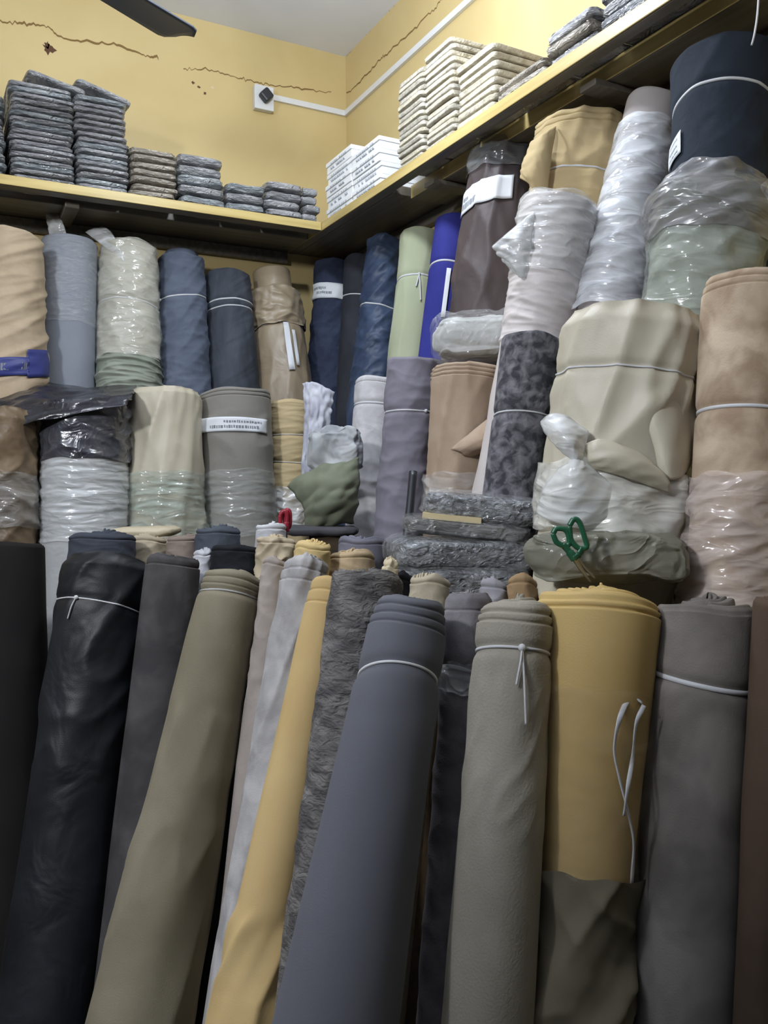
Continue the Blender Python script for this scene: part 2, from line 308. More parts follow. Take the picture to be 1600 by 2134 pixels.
class Roll:
    def __init__(s, label, top, w, low, wl=None, pl=('d', 2.), dl=.08, zb=0., mat=None, folds=(), steps=0, stw=.012, inset=.006, core=None,
                 tel=.006, lay=6, ridge=.005, seed=0, nu=84, nv=110, group=None, edge=.007, wav=.012, dark=False, squash=1., name='fabric_roll', endmat=None):
        wl = wl or w; k, v = pl[0], (pl[1] if len(pl) > 1 else None)
        if k in ('yw', 'xw'):
            ax, wall = (1, Y0) if k == 'yw' else (0, X0); T = onp(*top, ax, wall-.12)
            for _ in range(4): T = onp(*top, ax, wall-w/2*((T-C0)@FW)/F*1.0-.022)
        elif k == 'd': T = atd(*top, v)
        else: T = onp(*top, 'xyz'.index(k), v)
        if k in ('yw', 'xw', 'x', 'y') and T[2] > EYE-.05:   # seen from below: the front of the rim is what shows at the top
            r_ = w/2*((T-C0)@FW)/F; tw = C0-T; tw[2] = 0; tw /= np.linalg.norm(tw); dz = proj(T+tw*r_)[1]-top[1]; T = T-np.array([0, 0, 1])*0+UP*0-np.array([0, 0, -dz*((T-C0)@FW)/F])
        dT = (T-C0)@FW; Lw = atd(*low, dT-dl); ax = T-Lw; sl = np.linalg.norm(ax); ax = ax/sl
        s.wav = wav; s.r0 = w/2*dT/F; s.r1 = wl/2*(dT-dl)/F; s.sl = sl; s.L = (T[2]-zb)/ax[2]
        # lift so the tilted foot disc just rests on what carries it
        foot = max(s.r0, s.r1)*math.sqrt(max(0, 1-ax[2]**2)); s.L -= foot/ax[2]*.98
        B_ = T-ax*s.L; nd = NUDGE.get(len(ROLLS))   # small shifts that keep neighbours from running into each other
        if nd: T = C0+(T-C0)*(1+nd[0]); B_ = B_+np.array([nd[1], nd[2], 0.]); ax = T-B_; s.L = np.linalg.norm(ax); ax = ax/s.L; B_ = T-ax*s.L
        s.B = B_; s.T = T; s.ax = ax; s.seed = seed; s.folds = folds; s.ties = []
        s.steps, s.stw, s.inset, s.edge, s.squash = steps, stw, inset, edge, squash
        s.rot = localrot(ax, C0*[1, 1, 0]-s.B*[1, 1, 0]); s.e = empty(name, s.B, s.rot); s.Rm = np.array(s.rot)
        tag(s.e, label, 'fabric roll', group); s.mat = mat; s.nu, s.nv = nu, nv; s.tel, s.lay, s.ridge, s.core = min(tel, s.r0*.26), lay, min(ridge, s.r0*.1), core
        s.end = endmat or mat; ROLLS.append(s)
    def s(s, py):   # distance from the top where the front of the roll projects to picture row py
        q = np.linspace(-.1, s.L, 400); x = s.Rm[:, 0]
        yy = np.array([proj(s.T-s.ax*a+x*s.r0)[1] for a in q]); return float(np.interp(py, yy, q))
    def rad(s, d):
        r = s.r0+(s.r1-s.r0)*np.clip(d/s.sl, 0, 1.25)
        for i in range(s.steps):
            r = r-s.inset*.55*(1-smooth(0, .003, d-s.stw*(i+1)))-.0022*np.exp(-((d-s.stw*(i+1))/.0014)**2)
            f = np.clip((d-s.stw*i)/s.stw, 0, 1); r = r+.0009*np.sin(np.pi*f)*(s.r0/.06)**.5
        return r-s.edge*.5*(1-smooth(0, 1, np.clip(d/s.edge, 0, 1)))
    def disp(s, th, d, folds=None, seed=0):
        u = th/(2*np.pi); z = 0
        for i, f in enumerate(s.folds if folds is None else folds):
            nu, fv, sh, amp, kind = f[:5]; sd = s.seed*17+i*5+seed
            wv = pnoise(u, d*4, 3, sd+50)*.35; n = pnoise(u+sh*d, d*fv+wv*2, nu, sd)
            if kind == 'r': n = np.clip(1-np.abs(n)*2.6, 0, 1)**1.6-.3
            elif kind == 'f': n = np.clip(n-.05, 0, 1)*1.6
            m = 1.
            if len(f) > 5: m = smooth(f[5]-.02, f[5]+.02, d)*(1-smooth(f[6]-.02, f[6]+.02, d))
            z = z+n*amp*m
        return z
    def P(s, th, d, off=0., folds=None, seed=0, extra=True):
        r = s.rad(d)+s.disp(th, d)+off
        if folds: r = r+s.disp(th, d, folds, seed)
        for (dt, tl, ph) in s.ties: r = r-.005*np.exp(-((d-dt-tl*np.cos(th-ph))/.009)**2)
        x = r*np.cos(th)*s.squash; y = r*np.sin(th)
        return np.stack([x, y, s.L-d+s.wav*pnoise(th/(2*np.pi), d*6+.37, 5, s.seed+71)*np.exp(-d/.03)], -1)
    def build(s):
        th = np.linspace(0, 2*np.pi, s.nu, endpoint=False)
        sv = min(s.L, s.sl*1.15); d = np.concatenate([[0, .002, .005, .009], np.linspace(.0115, .06, 34), np.linspace(.0625, sv, s.nv)]+([np.linspace(sv, s.L, 10)[1:]] if s.L > sv+.02 else []))
        TH, D = np.meshgrid(th, d); G = s.P(TH, D)
        G = np.concatenate([G, np.array([[0, 0, 0]])[None].repeat(s.nu, 1)*1.], 0)
        s.body = grid('fabric', G, True, s.mat, s.e, flip=True)
        # rolled end: spiral of fabric edges
        rim = s.P(th, np.zeros_like(th)); m = s.lay*10; rho = np.linspace(1, .03, m); rs = s.seed
        RH, TH = np.meshgrid(rho, th, indexing='ij'); tele = s.tel*np.sin((1-RH)*np.pi*.6)
        ph = RH*s.lay+TH/(2*np.pi)+pnoise(TH/(2*np.pi), RH*3, 3, rs+7)*.5; fr = ph % 1; ring = np.floor(ph)
        tele = s.tel*np.clip(1-(ring+np.clip((fr-.8)/.2, 0, 1)+.3)/s.lay, 0, 1)*smooth(0, .06, 1-RH)
        hh = (np.sin(ring*12.9898+rs)*43758.5453) % 1
        zz = tele+(s.ridge*(hh-.4)*.9-s.ridge*1.5*np.exp(-((np.minimum(fr, 1-fr))/.13)**2)+pnoise(TH/(2*np.pi), RH*4, 3, rs+9)*s.ridge)*smooth(0, .08, 1-RH)
        wob = 1+pnoise(TH/(2*np.pi), RH*3, 4, rs+3)*.06*(1-RH)
        E_ = rim[None]*np.stack([RH*wob, RH*wob, np.ones_like(RH)], -1); E_[..., 2] += zz
        grid('rolled_end', E_, True, s.end, s.e, flip=True)
        if s.core:
            cr, ch, cm = s.core; n = 40; t2 = np.linspace(0, 2*np.pi, n, endpoint=False)
            prof = [(cr, -.01), (cr, ch-.006), (cr*.97, ch), (cr*.86, ch), (cr*.84, ch-.03), (0.001, ch-.03)]
            grid('inner_core', np.array([[(r*math.cos(t)*s.squash, r*math.sin(t), s.L+z) for t in t2] for r, z in prof]), True, cm or s.mat, s.e, flip=True)
        return s
    def tie(s, py, tilt=0., ph=0., w=.0024, mat=None, knot=None, name='tie_string', tails=0):
        dt = s.s(py); s.ties.append((dt, tilt, ph)); s._post = getattr(s, '_post', [])
        s._post.append(lambda: s._tie(dt, tilt, ph, w, mat or string_m, knot, name, tails)); return s
    def _tie(s, dt, tilt, ph, w, mat, knot, name, tails):
        th = np.linspace(0, 2*np.pi, 72, endpoint=False); rows = []
        for a, o in ((-1, -.001), (-.8, .0016), (.8, .0016), (1, -.001)): rows.append(s.P(th, dt+tilt*np.cos(th-ph)+a*w, o+.001))
        t = grid(name, np.array(rows), True, mat, s.e)
        if knot is not None:
            c = s.P(np.array([knot]), np.array([dt+tilt*math.cos(knot-ph)]), .004)[0]
            n = 12; V = [(c+np.array([math.cos(a)*math.cos(b), math.sin(a)*math.cos(b), math.sin(b)])*.0055) for b in np.linspace(-1.57, 1.57, 7) for a in np.linspace(0, 2*np.pi, n, endpoint=False)]
            mesh('knot', V, gridfaces(7, n, True), mat, t)
            for i in range(tails):
                aa = knot+(.12 if i else -.1)*(1+i*.4); ln = .05+.05*i
                q = [s.P(np.array([knot+(aa-knot)*k]), np.array([dt+tilt*math.cos(knot-ph)+ln*k]), .005)[0] for k in (0, .4, .8, 1.)]
                tube('string_tail', q, w*.8, mat, t, 16, 6)
    def wrap(s, p0, p1, folds, mat, off=.003, seed=3, name='plastic_wrap', th0=None, th1=None, ragged=.006, grow=0., nv=60, bulge=0.):
        """film or cloth skin over part of the roll between two picture rows"""
        a, b = s.s(p0), s.s(p1); nu = 96
        def go():
            full = th0 is None; th = np.linspace(th0 or 0, th1 or 2*np.pi, nu, endpoint=not full); t = np.linspace(0, 1, nv)
            TH, TT = np.meshgrid(th, t); ra = ragged*pnoise(TH/(2*np.pi), 0*TH+1.3, 9, seed)*2
            D = a+(b-a)*TT+ra*np.where(TT < .5, (1-TT*2), (TT-.5)*2)
            G = s.P(TH, D, off+.0, folds, seed)
            mx = s.P(TH, D, off*.4)
            g = grow*TT+bulge*np.sin(np.pi*TT)
            rr = np.maximum(np.hypot(G[..., 0], G[..., 1])+g, np.hypot(mx[..., 0], mx[..., 1]))/np.maximum(np.hypot(G[..., 0], G[..., 1]), 1e-6)
            G[..., 0] *= rr; G[..., 1] *= rr
            return grid(name, G, full, mat, s.e, flip=True)
        s._post = getattr(s, '_post', []); s._post.append(go); return s
    def label(s, p0, p1, a0, a1, tilt=0., bars=(), mat=None, off=.004, curl=0., name='paper_label'):
        d0, d1 = s.s(p0), s.s(p1)
        def go():
            u = np.linspace(0, 1, 28); v = np.linspace(0, 1, 8); U, V = np.meshgrid(u, v)
            f = lambda U, V, o: s.P(a0+(a1-a0)*U, d0+(d1-d0)*V+tilt*(U-.5), o+curl*np.clip(.25-U, 0, 1)*4)
            base = s.r0
            l = grid(name, f(U, V, off), False, mat or paper, s.e); md = l.modifiers.new('thickness', 'SOLIDIFY'); md.thickness = .0008
            for (u0, u1, v0, v1) in bars:
                UU, VV = np.meshgrid(np.linspace(u0, u1, 6), np.linspace(v0, v1, 2)); grid('print', f(UU, VV, off+.0012), False, ink, l)
        s._post = getattr(s, '_post', []); s._post.append(go); return s
    def fin(s):
        s.build(); [g() for g in getattr(s, '_post', [])]; return s
def bars(rng, rows, u0=.25, u1=.8):
    """short unreadable strokes of print"""
    rs = random.Random(rng); out = []
    for v0, v1, a, b in rows:
        u = a
        while u < b:
            w = rs.uniform(.012, .03); out.append((u, u+w, v0+rs.uniform(0, .04), v1-rs.uniform(0, .04))); u += w+rs.uniform(.006, .014)
    return out
SOFT = [(5, 3, .1, .004, 'n')]
DIAG = lambda a=.010, sh=1.6: [(5, 2.2, sh, a, 'r'), (9, 5, sh*1.2, a*.5, 'r'), (4, 4, 0, a*.4, 'n')]
HOR = lambda a=.006, f=34, z=(): [(3, f, .1, a, 'r')+tuple(z), (5, f*1.7, -.2, a*.5, 'r')+tuple(z), (4, 5, 0, a*.5, 'n')+tuple(z)]
CRUM = lambda a=.008, f=16: [(6, f, .8, a, 'r'), (9, f*1.6, -1., a*.6, 'r'), (4, 6, 0, a*.6, 'n')]
DRAPE = lambda a=.008: [(11, 1.5, .25, a, 'r'), (7, 3, -.4, a*.6, 'r'), (5, 6, .6, a*.5, 'n')]
G_BACK = 'rolls standing along the cracked wall under the shelf'; G_SIDE = 'rolls standing along the side wall under the shelf'; G_MID = 'rolls of the middle tier'; G_FRONT = 'rolls standing on the floor in the front row'; G_CL = 'rolls crowded behind the front row'

# ---- upper tier on the cracked wall
YW = ('yw',)
r = Roll('tan fabric roll with slanting folds tied by a blue printed band', (8, 482), 150, (0, 790), 165, YW, .06, ZB, fab('tan cotton', (188, 164, 132), (172, 148, 116), sc=6, wr=.15), DIAG(.010, 1.9), seed=1, group=G_BACK)
r.label(752, 790, -1.2, .55, -.04, bars(3, [(.3, .72, .35, .95)]), plain('blue printed band', (54, 62, 128), .5), name='printed_band'); r.label(716, 775, .5, 1.3, -.03, (), plain('blue printed band', (54, 62, 128), .5), name='printed_band'); r.fin()
ink_l = plain('pale print', (190, 196, 222), .7)
r = Roll('smooth light grey roll half wrapped in clear glinting plastic', (145, 490), 112, (146, 800), 112, YW, .05, ZB, fab('light grey cloth', (126, 134, 150), (134, 142, 157), sc=5, sheen=.1), SOFT, seed=2, group=G_BACK)
r.wrap(488, 668, CRUM(.003, 30), film('clear film glossy', alpha=.16, rough=.08, sc=22, wr=.7), .003).fin(); R2 = r
r = Roll('pale putty roll bagged in cloudy plastic, one string round it', (268, 506), 114, (268, 790), 128, YW, .05, ZB, fab('putty cloth', (172, 168, 150), (186, 182, 166), sc=8, rough=.6), CRUM(.006, 10), seed=3, group=G_BACK)
r.tie(622, .006, 2, .003); r.wrap(498, 742, CRUM(.0035, 18), film('cloudy film', (226, 226, 216), .34), .004).wrap(738, 812, HOR(.010, 30), fab('grey green bunched cloth', (128, 138, 122), (150, 158, 142), sc=9, rough=.7), .004, name='bunched_cloth').fin(); R3 = r
r = Roll('slate blue roll with soft twisted creases and a slack white string', (378, 530), 92, (389, 800), 105, YW, .05, ZB, fab('slate blue cloth', (84, 95, 117), (96, 107, 130), sc=9, wr=.2, wsc=12), DIAG(.006, 1.2)+HOR(.004, 16), seed=4, core=(.068, .026, None), group=G_BACK)
r.tie(612, .012, -1.2, .003, knot=-1.1).fin()
r = Roll('dark charcoal roll with fine slanting stripes and a double white band', (474, 566), 92, (488, 800), 102, YW, .05, ZB, fab('charcoal striped', (52, 58, 70), (72, 79, 92), sc=10, st=(1, 1, .35), rough=.75, wr=.2), DIAG(.004, 2.2), seed=5, group=G_BACK)
r.tie(623, -.004, 0, .0032).tie(637, -.003, .5, .0028).fin()
r = Roll('shiny brown satin roll with crumpled collar and hanging white paper strip', (570, 600), 100, (593, 825), 116, YW, .05, ZB, fab('brown satin', (158, 138, 108), (138, 120, 94), sc=5, rough=.38, sheen=.1, spec=.5, wr=.25, wsc=8), DRAPE(.005), seed=6, core=(.082, .095, None), group=G_BACK)
r.wrap(598, 674, CRUM(.010, 14), fab('brown satin', (150, 130, 100)), .007, name='crumpled_collar').tie(672, 0, 0, .002).label(674, 775, .22, .42, 0, (), off=.008, name='paper_strip').label(690, 765, .5, .62, 0, (), off=.008, name='paper_strip').fin()
r = Roll('navy blue roll with a white paper label round its neck', (694, 540), 74, (682, 800), 88, YW, .04, ZB, fab('navy cloth', (44, 53, 80), (54, 66, 96), sc=10, wr=.3), DIAG(.006, 1)+HOR(.004, 14), seed=7, group=G_BACK)
r.label(590, 622, -1.35, 1.3, .006, bars(5, [(.25, .45, .08, .4), (.55, .75, .2, .5)])).fin()
r = Roll('almost black roll standing in the room corner', (750, 530), 62, (730, 880), 84, ('x', 1.6), .05, ZB, fab('near black cloth', (42, 45, 54), (52, 55, 64), sc=10), DIAG(.004, 1), seed=8, group=G_BACK)
r.tie(612, .004, 1, .0025).fin()
XW = ('xw',)
r = Roll('steel blue satin roll with deep creases tied with white string', (803, 492), 72, (780, 780), 92, XW, .05, ZB, fab('steel blue satin', (46, 62, 94), (66, 86, 120), sc=10, rough=.45, wr=.35, wsc=10), DIAG(.007, 1.4)+HOR(.005, 14), seed=9, group=G_SIDE)
r.tie(634, .01, 1.2, .003).fin()
r = Roll('pale sage green roll tied with a white string bow', (876, 478), 82, (854, 735), 88, XW, .05, ZB, fab('sage cloth', (166, 174, 138), (174, 182, 146), sc=6), SOFT+[(6, 2, .2, .004, 'r')], seed=10, group=G_SIDE)
r.tie(573, -.006, .8, .0035, knot=.1, tails=2).fin()
r = Roll('royal blue roll squeezed between green and brown rolls', (945, 450), 76, (913, 712), 76, XW, .05, ZB, fab('royal blue cloth', (42, 46, 150), (50, 54, 164), sc=8), SOFT, seed=11, group=G_SIDE)
r.tie(545, -.006, 0, .0035).label(560, 662, -.05, .16, 0, (), off=.006, name='string_end').fin()
r = Roll('thick dark brown satin roll with a curved white label', (1050, 304), 140, (1012, 650), 165, XW, .03, ZB, fab('dark brown satin', (70, 60, 62), (88, 74, 74), sc=4, rough=.5, wr=.2, wsc=7), DRAPE(.008), seed=12, group=G_SIDE)
r.label(374, 424, -1.5, .3, -.03, bars(7, [(.3, .5, .1, .22), (.55, .85, .08, .42)])).wrap(282, 345, CRUM(.006, 14), FILMD, .006).fin(); R12 = r
r = Roll('camel coloured roll with soft pinched folds and a thin string', (1213, 222), 200, (1202, 430), 194, XW, .0, ZB, fab('camel cloth', (182, 156, 104), (192, 166, 114), sc=5, wr=.12, wsc=8), DRAPE(.006)+CRUM(.006, 9), steps=2, stw=.016, seed=13, group=G_SIDE)
r.tie(352, -.012, -.5, .0022).fin(); R13 = r
r = Roll('slim lilac grey roll in a tall crinkled white plastic bag', (1362, 190), 112, (1262, 620), 128, XW, .07, ZB, fab('lilac grey cloth', (170, 162, 160), (180, 172, 170), sc=5), SOFT, seed=14, group=G_SIDE)
r.wrap(238, 640, DIAG(.005, 2.6)+CRUM(.002, 24), film('milky bag', (232, 236, 242), .58, rough=.2, tilt=.8), .005, grow=.008).fin()
r = Roll('thick blue black roll with white string and a small hang label', (1510, 80), 212, (1496, 480), 206, XW, .03, ZB, fab('blue black cloth', (36, 46, 60), (44, 55, 70), sc=6, wr=.15), SOFT+DIAG(.004, .8), seed=15, group=G_SIDE)
r.tie(178, -.02, -.2, .003).label(252, 300, -1.25, -.8, -.02, bars(9, [(.2, .3, .2, .8), (.5, .6, .2, .8), (.75, .85, .2, .8)])).fin()

# ---- middle tier by the side wall
r = Roll('short roll in white creased wrapping, pale pink cast', (1165, 402), 158, (1126, 690), 146, ('x', 1.39), .02, ZB, fab('white creased wrap', (206, 196, 194), (216, 208, 206), sc=4, rough=.45, spec=.5, wr=.1), HOR(.004, 26)+CRUM(.002, 12), seed=21, group=G_MID)
r.wrap(392, 560, CRUM(.003, 16), film('milky film a', alpha=.4), .003).fin(); S1 = r
r = Roll('grey green roll bundled in loose smoky plastic', (1490, 345), 230, (1452, 640), 206, ('x', 1.385), .02, ZB, fab('grey green cloth', (128, 138, 124), (150, 158, 146), sc=5, wr=.2), CRUM(.008, 8), seed=22, edge=.06, group=G_MID)
r.wrap(318, 470, DIAG(.007, 3.)+CRUM(.002, 22), film('smoky film', (150, 150, 152), .62, rough=.22), .008, bulge=.012).wrap(470, 640, CRUM(.003, 20), film('green milky film', (206, 214, 206), .3), .006).fin()
r = Roll('tall tan suede roll with white band and pinkish plastic round its foot', (1572, 560), 200, (1520, 1000), 190, ('x', 1.21), .02, ZB, fab('tan suede', (160, 132, 104), (204, 180, 150), sc=13, detail=3, lo=.38, hi=.62, bump=.3, bs=260), SOFT, steps=2, stw=.014, seed=23, group=G_MID)
r.tie(842, .0, 0, .003).wrap(985, 1330, DIAG(.006, 3.2)+HOR(.003, 30), film('pinkish film', (222, 208, 202), .46, rough=.2), .006, grow=.010).fin()
r = Roll('fat cream satin bundle with draped folds, belted by a string', (1322, 640), 290, (1290, 1110), 280, ('x', 1.10), .01, ZB, fab('cream satin', (190, 182, 158), (198, 190, 168), sc=3, rough=.5, spec=.4, wr=.08, wsc=7), DRAPE(.010)+[(6, 1.2, .7, .012, 'r', .16, .6)], seed=24, edge=.035, tel=.006, nu=110, group=G_MID)
r.tie(765, -.004, .4, .0016).wrap(962, 1112, CRUM(.004, 16)+[(16, 3, .5, .004, 'r')], film('milky carrier bag', (232, 232, 226), .66, rough=.25), .006, grow=.002, bulge=.008).fin(); S4 = r
r = Roll('mottled dark grey crushed velvet roll tied with white string', (1112, 695), 130, (1075, 1000), 122, ('x', 1.18), .0, ZB, fab('crushed velvet grey', (62, 62, 70), (126, 124, 132), sc=44, detail=4, lo=.4, hi=.66, sheen=.5, wr=.25, wsc=30), SOFT, seed=25, group=G_MID)
r.tie(862, -.008, .4, .002).fin()
r = Roll('light brown suede roll with a folded-out corner and layered rim', (975, 757), 152, (958, 1010), 134, ('x', 1.27), .02, ZB, fab('light brown suede', (166, 138, 110), (182, 156, 130), sc=7, bump=.25), DRAPE(.006), steps=3, stw=.012, inset=.004, seed=26, group=G_MID)
r.wrap(985, 1060, CRUM(.006, 14), FILM, .006).fin(); S7 = r
r = Roll('tall lavender grey roll with a knotted string', (868, 745), 118, (846, 1110), 108, ('x', 1.28), .02, ZB, fab('lavender cloth', (122, 118, 134), (132, 128, 145), sc=4, rough=.7, wr=.15, wsc=9), DIAG(.004, .6)+HOR(.003, 12), seed=27, group=G_MID)
r.tie(852, .006, -1, .0025, knot=.5).fin()
r = Roll('pale grey mottled roll tucked behind the lavender roll', (785, 787), 92, (766, 1110), 94, ('x', 1.33), .05, ZB, fab('pale grey mottled', (186, 184, 188), (206, 204, 208), sc=20, wr=.15, wsc=14), SOFT+HOR(.004, 14, (.28, .7)), steps=1, stw=.02, seed=28, group=G_MID)
r.tie(838, 0, 0, .003).fin()
# ---- middle tier by the cracked wall
YM = ('y', 2.96)
r = Roll('yellow beige roll with fine level creases', (606, 833), 82, (600, 1060), 82, YM, .01, ZM, fab('yellow beige cloth', (196, 170, 118), (206, 182, 132), sc=5, rough=.7), HOR(.002, 30)+SOFT, steps=1, stw=.006, seed=31, group=G_MID)
r.tie(905, 0, 0, .0015).tie(962, .004, 1, .0015).wrap(1015, 1110, CRUM(.008, 14), FILM2, .006).fin()
r = Roll('grey taupe roll with a torn white paper label', (489, 813), 148, (497, 1090), 150, YM, .02, ZM, fab('grey taupe cloth', (134, 130, 122), (142, 138, 130), sc=5, wr=.08), SOFT+[(5, 5, .3, .008, 'r', .1, .3)], steps=2, stw=.014, inset=.003, seed=32, group=G_MID)
r.label(868, 898, -1.35, .95, .012, bars(11, [(.22, .42, .45, .9), (.55, .8, .28, .85)]), curl=.012).wrap(978, 1120, HOR(.005, 22), film('clear film b', (206, 212, 208), .24), .004).fin()
r = Roll('cream satin roll with flowing vertical folds, plastic round its foot', (342, 814), 150, (352, 1090), 160, YM, .02, ZM, fab('cream satin b', (200, 190, 164), (188, 178, 152), sc=3, rough=.45, spec=.45), DRAPE(.009), seed=33, edge=.02, tel=.004, group=G_MID)
r.wrap(982, 1120, HOR(.005, 24)+CRUM(.002, 26), film('greenish film', (186, 200, 190), .42, rough=.1), .004).fin()
r = Roll('tall pale grey roll in wrinkled white plastic with a dark film hood', (180, 840), 168, (172, 1100), 170, YM, .02, ZM, fab('pale grey cloth', (176, 180, 182), (188, 191, 193), sc=5, rough=.6, wr=.15), HOR(.003, 34, (.2, .5))+SOFT, seed=34, group=G_MID)
r.wrap(945, 1130, HOR(.0035, 40)+CRUM(.002, 16), film('milky film c', alpha=.45), .003).wrap(832, 955, CRUM(.008, 12), fab('dark grey film hood', (58, 60, 70), (84, 84, 94), sc=8, rough=.25, spec=.7, coat=.6, wr=.5, wsc=14), .006, name='film_hood').fin()
r = Roll('bronze satin roll in smoky plastic beside the wrinkled grey roll', (8, 850), 122, (8, 1130), 122, YM, .02, ZM, fab('bronze satin', (112, 90, 66), (150, 126, 92), sc=6, rough=.4, wr=.35, wsc=10), CRUM(.009, 9), seed=35, edge=.04, group=G_MID)
r.wrap(985, 1100, DIAG(.010, -2.), film('grey film', (170, 168, 164), .4), .006).fin()

# ---- front row on the floor
r = Roll('black roll with a thin white string below its folded top', (226, 1165), 172, (112, 2050), 200, ('z', 1.408), .22, 0, fab('black cloth', (20, 23, 29), (32, 36, 44), sc=5, rough=.5, spec=.4, wr=.4, wsc=8), [(6, 5, 1.0, .008, 'r', .0, .5), (5, 2, .3, .006, 'n')], edge=.03, seed=41, group=G_FRONT)
r.tie(1262, -.014, -1.0, .0018, knot=-.75, tails=1).fin()
Roll('charcoal roll with a faint brown sheen between black and khaki rolls', (362, 1166), 112, (300, 1700), 128, ('z', 1.41), .12, 0, fab('charcoal suede', (62, 60, 62), (84, 81, 82), sc=11, wr=.1), SOFT, steps=1, stw=.02, seed=42, group=G_FRONT).fin()
r = Roll('khaki olive roll with folded rim and fine string', (487, 1195), 124, (308, 2050), 205, ('z', 1.392), .19, 0, fab('khaki cloth', (126, 117, 92), (140, 131, 106), sc=6, bump=.3), SOFT+[(5, 1.5, .4, .008, 'r', .3, 1.6)], steps=3, stw=.016, inset=.003, seed=43, group=G_FRONT)
r.tie(1237, -.004, .2, .0018).fin()
Roll('black roll showing as a dark strip beside the khaki roll', (540, 1215), 60, (438, 2050), 110, ('z', 1.35), .16, 0, fab('black cloth', (22, 25, 31)), SOFT, seed=44, group=G_FRONT).fin()
r = Roll('light grey mottled roll beside the narrow mustard roll', (640, 1170), 92, (528, 1900), 128, ('z', 1.445), .12, 0, fab('light grey mottled', (148, 146, 148), (182, 180, 182), sc=16, detail=3, bump=.25), SOFT+[(7, 4, .5, .005, 'r')], steps=2, stw=.02, inset=.004, tel=.03, seed=45, group=G_FRONT)
r.fin()
r = Roll('narrow mustard yellow roll leaning in front of mottled rolls', (686, 1212), 78, (548, 1950), 132, ('z', 1.418), .19, 0, fab('mustard cloth', (190, 156, 92), (200, 168, 104), sc=5), SOFT+[(4, 4, 1.2, .012, 'r', .55, 1.6)], steps=2, stw=.022, inset=.0035, seed=46, lay=4, edge=.006, group=G_FRONT)
r.fin()
Roll('dark grey embossed chenille roll behind the slate roll', (765, 1196), 148, (690, 1900), 186, ('z', 1.45), .08, 0, fab('dark chenille', (78, 76, 77), (118, 115, 114), sc=22, st=(1, 1, 2.2), detail=4, wr=.5, wsc=46), SOFT+[(9, 14, .6, .003, 'r')], seed=47, group=G_FRONT).fin()
r = Roll('slate grey smooth roll with stepped rim and one string', (858, 1255), 158, (715, 2050), 250, ('z', 1.42), .17, 0, fab('slate cloth', (92, 95, 106), (98, 101, 112), sc=4, sheen=.35), [(4, 16, .3, .004, 'n', .06, .17), (5, 2, .1, .004, 'n')], steps=3, stw=.014, inset=.004, seed=48, group=G_FRONT)
r.tie(1412, -.016, -.2, .002).fin()
r = Roll('lilac grey crushed roll with a twist of plastic, between slate and beige rolls', (978, 1240), 96, (935, 2000), 118, ('z', 1.42), .10, 0, fab('lilac grey crushed', (110, 106, 112), (134, 130, 136), sc=24, bump=.25), SOFT+HOR(.003, 12), steps=1, stw=.025, inset=.004, seed=49, group=G_FRONT)
r.tie(1405, -.01, -1, .003, mat=FILM2).wrap(1385, 1450, CRUM(.010, 22), FILM, .006, th0=-1.2, th1=.9, name='plastic_twist').fin()
r = Roll('beige linen-look roll with loosely coiled top and tied waist', (1074, 1265), 156, (1020, 2050), 186, ('z', 1.415), .10, 0, fab('beige cloth', (146, 140, 124), (162, 156, 140), sc=7, bump=.35, bs=300), SOFT+[(8, 8, 1.1, .0025, 'r', .1, .3)], steps=2, stw=.012, inset=.004, tel=.014, ridge=.005, lay=6, seed=50, group=G_FRONT)
r.tie(1358, -.006, .2, .002, knot=.1, tails=2).fin()
r = Roll('golden yellow roll with wide coiled top, plastic and khaki cloth round it', (1247, 1252), 262, (1222, 1830), 190, ('z', 1.42), .07, 0, fab('golden cloth', (196, 160, 84), (204, 170, 96), sc=4, rough=.7), SOFT, steps=2, stw=.010, inset=.006, tel=.022, ridge=.004, lay=7, seed=51, nu=110, group=G_FRONT)
r.r0 *= 1.; r.wrap(1440, 1850, CRUM(.004, 10)+[(4, 4, 1.6, .005, 'r')], film('amber film', (200, 180, 150), .13, rough=.12, sc=6), .005).wrap(1842, 2330, [(4, 6, 1.6, .014, 'r'), (6, 10, -1, .008, 'r')], fab('khaki wrap', (112, 104, 80), (122, 114, 90), sc=5), .008, grow=.01, name='khaki_cloth_wrap').fin(); GOLD = r
r = Roll('taupe grey suede roll with a white tape round it', (1472, 1264), 206, (1424, 2050), 216, ('z', 1.415), .08, 0, fab('taupe suede', (100, 94, 88), (136, 129, 121), sc=9, detail=3, bump=.25), SOFT, steps=1, stw=.008, tel=.016, ridge=.005, lay=6, seed=52, group=G_FRONT)
r.tie(1420, .010, .6, .0035).fin()
Roll('rust brown roll at the edge beside the taupe suede roll', (1622, 1255), 100, (1572, 2050), 96, ('z', 1.43), .07, 0, fab('rust brown cloth', (86, 66, 50), (96, 74, 56), sc=8), SOFT, seed=53, group=G_FRONT).fin()
Roll('black roll standing in deep shade beside the pale grey roll', (18, 1140), 140, (-12, 2050), 190, ('z', 1.42), .16, 0, fab('soft black cloth', (26, 24, 24), (34, 32, 31), sc=5), SOFT, seed=54, group=G_FRONT).fin()

